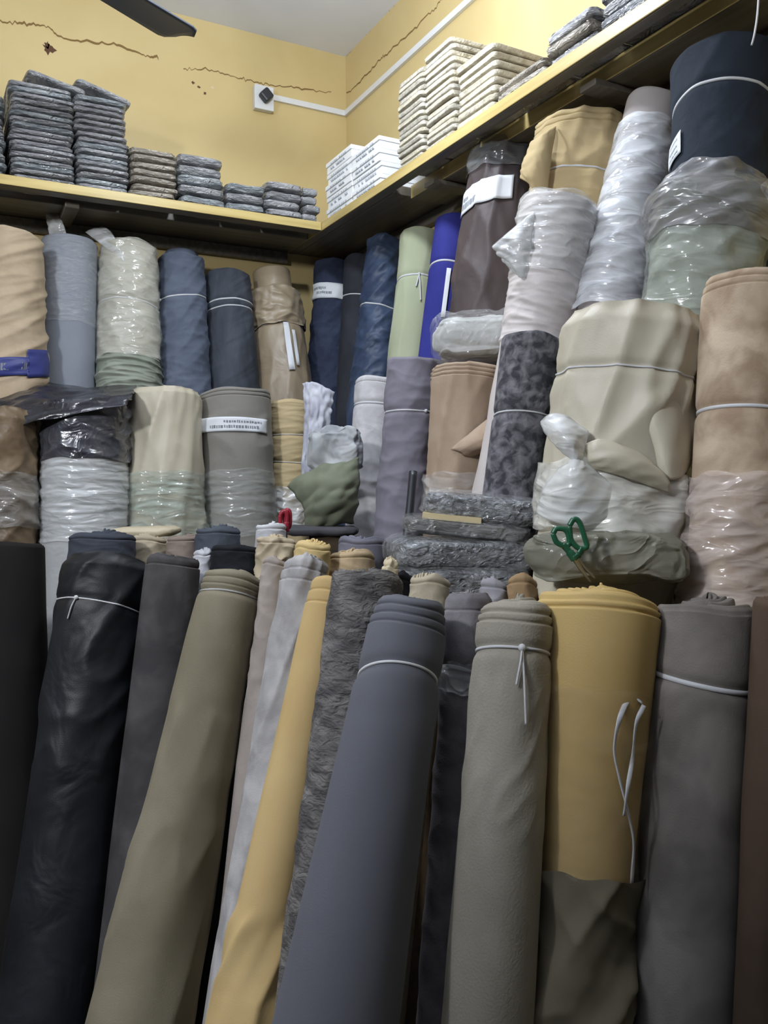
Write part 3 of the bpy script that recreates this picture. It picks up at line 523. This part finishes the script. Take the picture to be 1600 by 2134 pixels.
# ---- unseen rolls and bench added across the aisle to shade the lower rolls
struct(prism('stock_platform', [(-1.3, -.5), (-.74, -.5), (-.74, .76), (-1.3, .76)], .001, 1.1, pl_m), 'unseen timber bench added across the aisle to carry the shading rolls')
for k, (yy, c, l) in enumerate([(.575, (52, 50, 56), 'charcoal roll added for shade at the end of the unseen bench across the aisle'), (.30, (112, 96, 74), 'brown roll added for shade on the unseen bench between charcoal and grey'), (.02, (96, 100, 106), 'grey roll added for shade on the unseen bench beside the brown one')]):
    T_ = np.array([-.9, yy, 2.42]); p = proj(T_); q_ = proj(T_-np.array([0, 0, .6]))
    Roll(l, p[:2], 2*.125*F/p[2], q_[:2], 2*.125*F/q_[2], ('d', p[2]), p[2]-q_[2], 1.1, fab('added shade stock '+str(k), c, None, sc=8), SOFT, seed=90+k, nu=40, nv=30, group='unseen rolls added across the aisle for shade').fin()

# ---- the tiers go on past the edge of the photograph
for k, (l, top, w, pl, zb, c) in enumerate([('dusty rose roll beside the tan folded roll', (-150, 470), 140, YW, ZB, (150, 116, 108)), ('dark green roll beyond the dusty rose roll', (-300, 462), 130, YW, ZB, (60, 72, 62)), ('cream roll beyond the bronze satin roll', (-140, 835), 140, YM, ZM, (176, 168, 148)), ('grey roll beyond the cream one on the lower step', (-290, 830), 140, YM, ZM, (120, 120, 124)),
    ('dark brown roll standing beside the deep black roll', (-150, 1150), 150, ('z', 1.42), 0, (70, 58, 48))]):
    Roll(l, top, w, (top[0], top[1]+300), w, pl, .03, zb, fab('edge stock '+str(k), c, None, sc=8), SOFT, seed=95+k, nu=48, nv=40, group='rolls past the edge of the photograph').fin()

# ---- clutter of roll tops behind the front row
def cl(label, top, w, c, zt, c2=None, dl=.045, lean=-14, **k):
    return Roll(label, top, w, (top[0]+lean, top[1]+260), w*1.06, ('z', zt), dl, 0, fab('cloth '+label[:22], c, c2, sc=9, wr=.15), k.pop('folds', SOFT+HOR(.003, 16)), steps=k.pop('steps', 1), stw=.013, inset=.003, nu=60, nv=50, group=G_CL, **k).fin()
cl('dark slate roll with drooping rim just behind the black roll', (214, 1118), 132, (62, 68, 82), 1.45, seed=61, tel=.03)
cl('small beige roll top with ragged layers near the slate roll', (308, 1122), 78, (178, 162, 134), 1.436, seed=62, tel=.03, ridge=.007)
cl('mushroom brown roll top behind the charcoal roll', (388, 1120), 76, (138, 120, 108), 1.444, seed=63)
cl('thin white roll standing behind the khaki roll', (424, 1147), 38, (186, 188, 196), 1.42, seed=64)
cl('black roll top behind the khaki roll', (492, 1142), 100, (28, 31, 38), 1.425, seed=65, steps=1)
cl('blue grey roll top with frayed edge under the taupe roll', (455, 1104), 92, (74, 82, 96), 1.47, seed=66, tel=.03, ridge=.008)
cl('cream roll with a crumpled pinched mouth', (576, 1122), 74, (186, 168, 136), 1.455, seed=67, tel=.035, ridge=.012, folds=CRUM(.010, 14))
cl('pale mushroom roll beside the light grey mottled roll', (576, 1166), 58, (158, 146, 138), 1.425, seed=68, lean=-30)
cl('soft yellow roll top with stacked layers', (652, 1134), 76, (206, 176, 108), 1.46, seed=69, tel=.03, ridge=.007)
cl('tan satin roll top behind the chenille roll', (735, 1152), 92, (186, 158, 116), 1.435, seed=70)
cl('flat lavender grey roll top behind the tan satin roll', (757, 1127), 104, (112, 112, 128), 1.455, seed=71)
cl('small white roll top below the red scissors', (566, 1094), 62, (196, 198, 204), 1.48, seed=72)
cl('cream roll showing behind the slate roll', (897, 1204), 82, (172, 160, 134), 1.42, seed=73, lean=-30)
cl('black roll wedged between chenille and slate rolls', (836, 1200), 60, (34, 36, 44), 1.42, seed=74, lean=-34)
cl('grey lilac roll top beside the beige roll', (1030, 1214), 58, (140, 138, 146), 1.415, seed=75, tel=.03, ridge=.008)
cl('ochre roll top half hidden by the golden roll', (1090, 1204), 62, (150, 118, 78), 1.425, seed=76, lean=-10)
cl('narrow cream roll end at the foot of the dark packs', (815, 1168), 34, (188, 172, 138), 1.45, seed=77, lean=-26)

# ================================================================== soft packs and bundles
def pillow(nu=44, nv=26, e=.35, seed=0, amp=.03, lay=0, zp=.42, zn=.4):
    """unit folded pack: rounded block, creased sides"""
    th = np.linspace(0, 2*np.pi, nu, endpoint=False); ph = np.linspace(-np.pi/2, np.pi/2, nv); TH, PH = np.meshgrid(th, ph)
    pw = lambda c, q: np.sign(c)*np.abs(c)**q
    x = pw(np.cos(PH), e*1.3)*pw(np.cos(TH), e); y = pw(np.cos(PH), e*1.3)*pw(np.sin(TH), e); z = pw(np.sin(PH), zp)
    n = pnoise(TH/(2*np.pi), PH*2.2, 9, seed)*amp+pnoise(TH/(2*np.pi), PH*6, 17, seed+1)*amp*.5
    s = 1+n
    if lay: s = s-.05*np.abs(np.sin(PH*lay))
    z = z+pnoise(TH/(2*np.pi), np.hypot(x, y)*3, 7, seed+2)*zn*np.cos(PH)**.5
    return np.stack([x*s, y*s, z], -1)
def packmesh(name, size, mat, seed, amp=.03, lay=0, e=.2, nu=64, nv=24, zp=.42):
    P = pillow(nu, nv, e, seed, amp, lay, zp); P[..., 2] /= np.abs(P[..., 2]).max(); P = P*np.array(size)/2
    o = grid(name, P, True, mat); return o
def packmat(n, a, b, **k): return fab(n, a, b, sc=k.pop('sc', 9), st=k.pop('st', (1, 1, 4)), rough=.45, sheen=0, spec=.5, coat=.8, wr=k.pop('wr', .9), wsc=k.pop('wsc', 20), bump=.1, **k)
pk_g = packmat('grey pack', (128, 130, 136), (182, 183, 187)); pk_b = packmat('brown grey pack', (142, 132, 118), (186, 176, 160)); pk_l = packmat('blue grey pack', (122, 132, 140), (178, 186, 190))
ORD = 'lowest second third fourth fifth sixth seventh eighth ninth tenth eleventh twelfth thirteenth fourteenth fifteenth sixteenth seventeenth eighteenth'.split()
def nth(i, n, label):
    w = 'topmost' if i == n-1 else ORD[i]
    return w+(' ' if w in ('topmost', 'lowest') else ' from below, ')+label
def stack(label, group, x0, x1, ztop, n, mats, depth=.33, yf=3.16, seed=0, tiltx=0., protos=None):
    h = (ztop-ZS1)/n; w = x1-x0; rs = random.Random(seed); key = 0; pr = []
    for k in range(3):
        o = packmesh('fabric_pack', (w*1.0, depth, h*.955), mats[k % len(mats)], seed*7+k, .05); tag(o, label, 'fabric pack', group); pr.append(o)
    for i in range(n):
        p = pr[i] if i < 3 else pr[rs.randrange(3)]
        o = p if i < 3 else p.copy()
        if i >= 3: COL.objects.link(o)
        o['label'] = nth(i, n, label)
        o.location = ((x0+x1)/2+rs.uniform(-.006, .006), yf+depth/2+rs.uniform(-.004, .01), ZS1+h*(i+.5))
        o.rotation_euler = (rs.uniform(-.002, .002), rs.uniform(-.003, .003), rs.uniform(-.04, .04)+(math.pi if rs.random() < .5 else 0))
GS = 'grey packs on the shelf along the cracked wall'
stack('thin grey folded pack in the cut-off stack at the shelf end', GS, -.02, .222, 2.93, 11, [pk_g, pk_l], seed=1)
stack('thin grey folded pack in the tallest stack on the shelf', GS, .236, .445, 2.99, 17, [pk_g, pk_g, pk_l], seed=2)
stack('thin grey folded pack in the tall stack beside the brownish one', GS, .452, .635, 2.985, 16, [pk_g, pk_l, pk_g], seed=3)
stack('brownish folded pack in plastic between grey stacks', GS, .643, .815, 2.835, 7, [pk_b], seed=4)
stack('blue grey folded pack in the medium stack next to the brownish one', GS, .823, 1.0, 2.84, 5, [pk_l, pk_g], seed=5)
stack('plump grey pack in the low stack in the middle of the shelf', GS, 1.008, 1.165, 2.765, 3, [pk_l, pk_g], seed=6)
stack('plump grey pack in the low pile one before the white boxes', GS, 1.172, 1.325, 2.795, 4, [pk_g], seed=7)
stack('plump dark grey pack squeezed against the white boxes', GS, 1.33, 1.395, 2.795, 4, [pk_g], seed=8, depth=.2)
for k, (x, z, ry, l) in enumerate([(.385, 3.012, .16, 'loose grey pack tilted across the top of the tallest stack'), (.545, 3.012, .2, 'loose grey pack sloping on the stack beside the tallest')]):
    o = packmesh('fabric_pack', (.2, .26, .022), pk_g, 90+k); o.location = (x, 3.3, z); o.rotation_euler = (0, ry, .1); tag(o, l, 'fabric pack', GS)
# beige stacks on the other shelf
bg = fab('beige fleece', (176, 166, 142), (202, 194, 172), sc=30, bump=.6, bs=200, wr=.3, wsc=40); bg2 = fab('grey beige fleece', (160, 154, 138), (190, 184, 168), sc=30, bump=.6, bs=200, wr=.3, wsc=40)
def stack_r(label, group, y0, y1, ztop, n, mats, seed, depth=.27, xf=1.41, amp=.022):
    h = (ztop-ZS1)/n; rs = random.Random(seed); pr = []
    for k in range(3):
        o = packmesh('fabric_pack', (depth, abs(y1-y0), h*.965), mats[k % len(mats)], seed*5+k, amp, e=.13, zp=.3); tag(o, label, 'fabric pack', group); pr.append(o)
    for i in range(n):
        p = pr[i % 3]; o = p if i < 3 else p.copy()
        if i >= 3: COL.objects.link(o)
        o['label'] = nth(i, n, label)
        o.location = (xf+depth/2+rs.uniform(-.006, .008), (y0+y1)/2+rs.uniform(-.005, .005), ZS1+h*(i+.5)); o.rotation_euler = (rs.uniform(-.003, .003), 0, rs.uniform(-.02, .02)+(math.pi if rs.random() < .5 else 0))
GB = 'beige folded fabrics on the shelf'
stack_r('beige folded fabric in the stack next to the white boxes', GB, 2.36, 2.525, 2.945, 15, [bg2, bg], 11)
stack_r('beige folded fabric in the tallest beige stack', GB, 2.175, 2.345, 2.955, 15, [bg, bg2], 12)
stack_r('beige folded fabric in the shorter beige stack beside grey packs', GB, 1.965, 2.16, 2.84, 8, [bg], 13)
stack_r('limp brownish pack in plastic lying low beyond the beige stacks', GB, 1.74, 1.945, 2.70, 2, [pk_b], 14, amp=.06)
stack_r('limp dark grey pack in plastic lying beyond the beige stacks', GB, 1.56, 1.73, 2.74, 3, [pk_g, pk_b], 15, amp=.06)
stack_r('glossy dark grey pack in the pile at the far shelf end', GB, 1.22, 1.54, 2.82, 5, [packmat('dark pack', (70, 74, 82), (130, 134, 142)), pk_g], 16, amp=.05)
# white cartons
crt = plain('white carton', (240, 243, 246), .5); crt_g = plain('carton print', (182, 187, 194), .7)
def carton(y0, y1, z0, z1, label, rs, dx):
    e = empty('white_carton', (1.412+dx, (y0+y1)/2, z0)); tag(e, label, 'box', 'white cartons on the shelf corner')
    w = y1-y0; h = z1-z0; box('carton_body', (0, -w/2, .0005), (.25, w/2, h*.62), crt, e, .002); box('lid', (-.004, -w/2-.003, h*.62), (.254, w/2+.003, h-.001), crt, e, .002)
    bl = []
    for rr in (.25, .62):
        y = -w*.32
        while y < w*.32:
            q = rs.uniform(.006, .014)
            if rs.random() < .8: bl.append(((-.0048, y, h*rr), (-.0042 if rr > .6 else -.0002, y+q, h*rr+.006)))
            y += q+rs.uniform(.003, .008)
    boxes('print', bl, crt_g, e)
rs = random.Random(5); hb = (2.885-ZS1)/5
for i in range(5): carton(2.905, 3.135, ZS1+hb*i, ZS1+hb*(i+1), nth(i, 5, '')+'flat white carton in the taller pile in the shelf corner', rs, rs.uniform(0, .012))
hb = (2.83-ZS1)/4
for i in range(4): carton(2.665, 2.89, ZS1+hb*i, ZS1+hb*(i+1), nth(i, 4, '')+'flat white carton in the shorter pile beside the beige stack', rs, rs.uniform(0, .012))

# ---- bundles
def bundle(label, cat, px, py, dep, size, rot, mat, seed, amp=.06, e=.5, lay=0, name='fabric_bundle', base=None, group=None, nu=70, nv=44):
    c = atd(px, py, dep); o = packmesh(name, size, mat, seed, amp, lay, e, nu, nv)
    o.location = c if base is None else (c[0], c[1], base+size[2]/2); o.rotation_euler = rot; tag(o, label, cat, group); return o
yaw = -YAW
dkp = packmat('black sparkle pack', (42, 46, 54), (128, 136, 146), sc=60, st=(1, 1, 2), wr=.9, wsc=38, detail=4)
dark2 = packmat('dark brown grey pack', (58, 56, 56), (104, 100, 98), wr=.6)
FP = film('pack sleeve film', alpha=.16, rough=.1, sc=26, wr=.9, st=(1, 2.5, 1), tilt=.6)
def sleeve(o, size, seed):
    P = pillow(60, 34, .32, seed, .07)*np.array(size)/2*np.array([1.06, 1.06, 1.16]); grid('plastic_sleeve', P, True, FP, o)
for (l, px, py, d, sz, ro, m, sd) in [
    ('lowest glossy dark chenille pack in clear plastic under its stack', 945, 1205, 1.74, (.27, .20, .060), (.0, .02, yaw+.10), dkp, 201),
    ('broad dark chenille pack in clear plastic in the middle of its stack', 958, 1150, 1.75, (.29, .21, .060), (.0, .05, yaw+.16), dkp, 202),
    ('brownish folded pack in clear plastic below the top chenille pack', 965, 1100, 1.77, (.25, .20, .036), (.0, .10, yaw+.0), dark2, 203),
    ('topmost dark chenille pack in glinting plastic on its stack', 1008, 1058, 1.78, (.25, .19, .056), (.0, .10, yaw-.1), dkp, 204)]:
    o = bundle(l, 'fabric pack', px, py, d, sz, ro, m, sd, .05, .3, name='fabric_pack', group='dark plastic packs on the bench'); sleeve(o, sz, sd)
    if sd == 204: box('card_insert', (-.125, -.104, -.030), (-.005, -.03, -.018), plain('cream card', (206, 190, 150), .7), o)
o = bundle('sage green cloth bundle in plastic below the cream satin bundle', 'fabric bundle', 1262, 1160, 1.315, (.25, .12, .082), (0, .0, yaw-.18), fab('sage bundle', (104, 104, 88), (132, 132, 116), sc=6, wr=.9, wsc=13, coat=.3), 205, .1, .5, 5)
o = bundle('white and grey folded fabric in loose clear plastic on the brown suede roll', 'fabric bundle', 985, 703, 2.27, (.215, .14, .11), (0, -.06, yaw), fab('white folded cloth', (176, 178, 176), (214, 218, 216), sc=5, wr=.4, wsc=9, coat=.4), 206, .14, .5, 4)
sleeve(o, (.215, .14, .11), 88)
o = bundle('limp pale grey cloth lump with white folded top behind the green cloth', 'fabric bundle', 700, 942, 2.62, (.17, .14, .17), (0, 0, yaw), fab('pale blue grey cloth', (136, 142, 150), (198, 202, 204), sc=6, wr=.8, wsc=10), 207, .2, .6, 3)
o = bundle('folded cream cloth lying flat on the roll tops', 'folded cloth', 302, 1108, 2.45, (.2, .13, .032), (0, -.02, yaw), fab('cream folded cloth', (188, 174, 140), (200, 186, 154), sc=6), 208, .04, .4, 4, name='folded_cloth')
o = bundle('dark charcoal folded cloth lying below the green cloth', 'folded cloth', 672, 1106, 2.42, (.21, .12, .032), (0, .02, yaw), fab('charcoal folded cloth', (62, 62, 68), (78, 78, 84), sc=6), 209, .04, .4, 4, name='folded_cloth')

# ---- loose sheets, drapes and bags
bp = fab('black plastic sheet', (30, 32, 40), (46, 48, 58), sc=6, rough=.28, sheen=0, spec=.6, coat=.5, wr=.35, wsc=9)
def shthing(name, label, cat, ctrl, mat, **k):
    c = np.asarray(net(ctrl)); pts = c.reshape(-1, 3); b = pts.mean(0); b[2] = pts[:, 2].min()
    o = sheet(name, c, mat, None, off=b, **k); o.location = b; tag(o, label, cat); return o
shthing('plastic_sheet', 'black plastic sheet draped over the wrapped grey and bronze rolls', 'sheet',
    [[(-60, 795, 2.95), (60, 782, 2.96), (150, 818, 2.98), (285, 806, 2.98)], [(-60, 840, 2.78), (60, 815, 2.78), (150, 836, 2.78), (285, 815, 2.80)], [(-60, 880, 2.66), (50, 850, 2.64), (150, 850, 2.64), (275, 825, 2.68)], [(-60, 900, 2.66), (50, 890, 2.62), (110, 868, 2.62), (262, 848, 2.66)]], bp, nz=.008, seed=3, n=44)
gr = fab('olive green cloth', (108, 116, 92), (124, 132, 106), sc=6, rough=.7)
o = shthing('green_cloth', 'olive green cloth fanned out and gathered beside the pale grey roll', 'cloth',
    [[(606, 1015, 2.5), (650, 960, 2.44), (700, 985, 2.42), (742, 955, 2.5)], [(640, 1045, 2.44), (660, 1010, 2.36), (700, 1010, 2.36), (742, 1000, 2.46)], [(650, 1075, 2.42), (670, 1050, 2.34), (705, 1040, 2.34), (742, 1040, 2.44)], [(640, 1105, 2.46), (668, 1100, 2.40), (705, 1085, 2.40), (735, 1092, 2.46)]], gr, nz=.009, seed=8, fr=3, thick=.012)
lace = fab('pale lilac lace', (166, 168, 188), (200, 204, 216), sc=12, rough=.7)
shthing('lace_curtain', 'pale lilac lace strip with a ruffled white edge hanging by the yellow beige roll', 'curtain',
    [[(632, 800, 2.74), (650, 790, 2.72), (668, 802, 2.72), (696, 818, 2.74)], [(640, 860, 2.72), (652, 860, 2.69), (666, 860, 2.68), (688, 870, 2.72)], [(634, 930, 2.72), (648, 925, 2.69), (660, 920, 2.68), (680, 930, 2.72)], [(628, 1000, 2.72), (640, 1000, 2.7), (652, 985, 2.7), (668, 975, 2.72)]], lace, nz=.006, seed=12, fr=8)
def flap(roll, name, rows, mat, **k):
    """loose piece of a roll, given in the world, stored in the roll's frame"""
    def dep(py): a = roll.s(py); return ((roll.T-roll.ax*a-C0)@FW)-float(roll.rad(np.float64(max(a, .02))))
    c = np.asarray([[atd(x, y, dep(y)-o) for x, y, o in r] for r in rows]); q = (c-roll.B)@roll.Rm; return sheet(name, q, mat, roll.e, **k)
flap(S7, 'folded_corner', [[(1050, 850, -.05), (1020, 868, .01), (985, 895, .02), (938, 936, -.01)], [(1052, 885, -.02), (1022, 890, .07), (985, 915, .075), (950, 938, .01)], [(1052, 915, -.02), (1030, 915, .08), (1000, 930, .085), (962, 945, .02)], [(1050, 925, -.05), (1032, 930, .03), (1008, 945, .03), (975, 955, -.01)]], fab('light brown suede', (166, 138, 110)), nz=.002, seed=5, n=30, fr=2)
flap(R13, 'pinched_fold', [[(1160, 262, -.02), (1135, 275, .02), (1115, 285, .0), (1102, 300, -.06)], [(1150, 320, .0), (1125, 320, .04), (1102, 325, .02), (1090, 335, -.05)], [(1145, 370, .0), (1118, 360, .04), (1092, 350, .01), (1078, 355, -.05)], [(1140, 420, -.02), (1120, 410, .0), (1100, 380, -.01), (1085, 372, -.06)]], fab('camel cloth', (182, 156, 104)), nz=.003, seed=6, n=30, fr=3)
flap(S1, 'plastic_flap', [[(1115, 440, -.02), (1085, 460, .0), (1052, 485, -.02), (1026, 512, -.05)], [(1110, 490, .0), (1080, 500, .03), (1050, 515, .0), (1030, 528, -.04)], [(1105, 540, .0), (1080, 545, .02), (1060, 545, .0), (1045, 540, -.04)], [(1100, 580, -.02), (1085, 580, -.01), (1072, 575, -.02), (1062, 562, -.04)]], FILM2, nz=.004, seed=7, n=30, fr=3)
flap(R3, 'plastic_tuft', [[(260, 545, .0), (225, 520, -.02), (200, 500, -.03), (178, 484, -.05)], [(255, 530, .005), (235, 505, .0), (215, 485, .0), (190, 480, -.04)], [(255, 520, .0), (240, 490, -.01), (225, 470, -.02), (208, 468, -.04)], [(250, 540, -.0), (240, 500, -.03), (232, 480, -.05), (222, 475, -.06)]], FILM2, nz=.003, seed=9, n=26, fr=3)
flap(R2, 'plastic_tuft', [[(140, 494, -.06), (125, 494, -.06), (115, 494, -.06), (105, 494, -.06)], [(136, 475, -.04), (122, 478, -.03), (110, 478, -.04), (100, 472, -.06)], [(130, 460, -.04), (118, 462, -.03), (106, 462, -.04), (94, 455, -.06)], [(122, 448, -.06), (114, 450, -.06), (105, 446, -.06), (96, 442, -.06)]], FILM2, nz=.003, seed=10, n=24, fr=3)
# cream bundle: knotted bag mouth and folded drape
flap(S4, 'bag_mouth', [[(1128, 880, -.03), (1150, 850, .0), (1180, 860, .0), (1225, 900, -.01)], [(1130, 905, .0), (1165, 890, .05), (1190, 895, .05), (1222, 920, .01)], [(1165, 935, .0), (1180, 925, .04), (1195, 925, .04), (1215, 938, .01)], [(1194, 960, .012), (1200, 958, .02), (1206, 958, .02), (1212, 960, .012)]], FILM2, nz=.0015, seed=13, fr=3, n=34)
flap(S4, 'gathered_bag', [[(1194, 956, .012), (1200, 956, .02), (1206, 958, .02), (1214, 962, .012)], [(1165, 975, .0), (1180, 985, .05), (1205, 1000, .05), (1240, 980, .01)], [(1125, 1010, -.03), (1165, 1040, .04), (1210, 1050, .05), (1290, 1010, .01)], [(1120, 1070, -.05), (1165, 1100, .01), (1220, 1105, .02), (1300, 1060, .0)]], FILM2, nz=.0018, seed=30, fr=3, n=40)
flap(S4, 'draped_fold', [[(1330, 770, -.012), (1370, 775, .0), (1410, 775, -.02), (1452, 775, -.09)], [(1345, 850, -.005), (1375, 850, .02), (1420, 850, .01), (1455, 850, -.08)], [(1360, 930, .0), (1385, 940, .03), (1425, 930, .02), (1448, 920, -.07)], [(1375, 985, .0), (1395, 1012, .02), (1420, 1000, .01), (1440, 965, -.06)]], fab('cream satin', (190, 182, 158)), nz=.002, seed=14, n=34, fr=2)
flap(S4, 'draped_fold', [[(1215, 930, .0), (1250, 905, .01), (1290, 920, .015), (1330, 945, .01)], [(1225, 950, .01), (1265, 930, .04), (1310, 945, .045), (1390, 985, .02)], [(1230, 965, .01), (1275, 955, .045), (1320, 970, .045), (1400, 1005, .02)], [(1235, 975, .0), (1285, 985, .02), (1330, 1005, .02), (1395, 1025, .005)]], fab('cream satin', (190, 182, 158)), nz=.002, seed=15, n=30, fr=2)

# ---- small things
gtape = plain('gathered ribbon', (196, 190, 178), .5)
def world_tube(name, label, cat, pts, r, mat, **k):
    P = np.array([atd(*p) for p in pts]); b = P.mean(0); b[2] = P[:, 2].min(); o = tube(name, P-b, r, mat, None, **k); o.location = b; tag(o, label, cat); return o
def gdep(x, y, o=.006): a = GOLD.s(y); return atd(x, y, ((GOLD.T-GOLD.ax*a-C0)@FW)-float(GOLD.rad(np.float64(max(a, .02))))*(.75 if x > 1310 else 1)-o)
q = np.array([gdep(*p) for p in [(1338, 1465), (1315, 1452), (1292, 1495), (1280, 1560), (1290, 1620), (1308, 1690), (1320, 1760), (1316, 1840)]])
tube('hanging_ribbon', (q-GOLD.B)@GOLD.Rm, .0038, string_m, GOLD.e, n=50, flat=.4)
q = np.array([gdep(x, y, .012) for x, y in [(1342, 1470), (1325, 1510), (1318, 1580), (1308, 1640), (1300, 1700)]])
tube('hanging_ribbon', (q-GOLD.B)@GOLD.Rm, .0034, string_m, GOLD.e, n=40, flat=.4)
bt = plain('black metal tube', (34, 38, 44), .4)
world_tube('metal_tube', 'thin black tube standing between the lavender roll and the dark packs', 'tube', [(861, 984, 1.98), (854, 1060, 1.94), (845, 1140, 1.90), (836, 1230, 1.87)], .0105, bt, n=20, k=8)
world_tube('hanging_cord', 'short pale cord dangling from the shelf above the blue black roll', 'cord', [(1582, -30, 1.52), (1578, 30, 1.50), (1572, 70, 1.49), (1566, 94, 1.49)], .002, string_m, n=20, k=6)
def scissors(label, col, px, py, dep, pts_a, pts_b, blades, rr=.0042):
    b = atd(px, py, dep); e = empty('scissors', b); tag(e, label, 'scissors')
    hm = plain(col[0], col[1], .35); stl = plain('scissor steel', (150, 152, 156), .3, .9)
    for pts in (pts_a, pts_b): tube('handle', np.array([atd(x, y, dep+dd)-b for x, y, dd in pts]), rr, hm, e, n=48, close=True)
    for pts in blades: tube('blade', np.array([atd(x, y, dep+dd)-b for x, y, dd in pts]), np.linspace(.006, .0015, 16), stl, e, n=16, k=6, flat=.35)
    return e, hm, b
gp = 1.225
e, hm, b = scissors('green handled scissors stuck into the sage bundle', ('green plastic', (34, 92, 66)), 1205, 1180, gp,
    [(1152, 1112, 0), (1160, 1102, 0), (1180, 1106, 0), (1186, 1130, 0), (1178, 1138, 0), (1160, 1130, 0)],
    [(1186, 1096, 0), (1196, 1082, 0), (1208, 1090, 0), (1218, 1120, 0), (1222, 1140, 0), (1205, 1142, 0), (1190, 1125, 0)],
    [[(1196, 1160, 0), (1218, 1185, .005), (1240, 1205, .01)], [(1196, 1160, 0), (1212, 1188, .005), (1230, 1212, .01)]])
for pts in ([(1172, 1134, 0), (1186, 1150, 0), (1198, 1166, 0)], [(1214, 1142, 0), (1206, 1155, 0), (1196, 1164, 0)]): tube('handle_shank', np.array([atd(x, y, gp+dd)-b for x, y, dd in pts]), np.array([.006]*8+[.0075]*8), hm, e, n=16, k=8, flat=.6)
rp = 2.22
e, hm, b = scissors('red handled scissors standing upright among the roll tops', ('red plastic', (150, 36, 52)), 595, 1120, rp,
    [(584, 1074, 0), (590, 1066, 0), (597, 1070, 0), (597, 1092, 0), (590, 1098, 0), (584, 1090, 0)], [(592, 1066, .01), (600, 1063, .01), (604, 1072, .01), (603, 1096, .01), (597, 1098, .01), (593, 1085, .01)],
    [[(595, 1100, 0), (596, 1125, 0), (597, 1150, 0)]], .006)
tube('handle_shank', np.array([atd(x, y, rp)-b for x, y in [(596, 1088), (596, 1100), (596, 1108)]]), .009, hm, e, n=10, k=8, flat=.7)
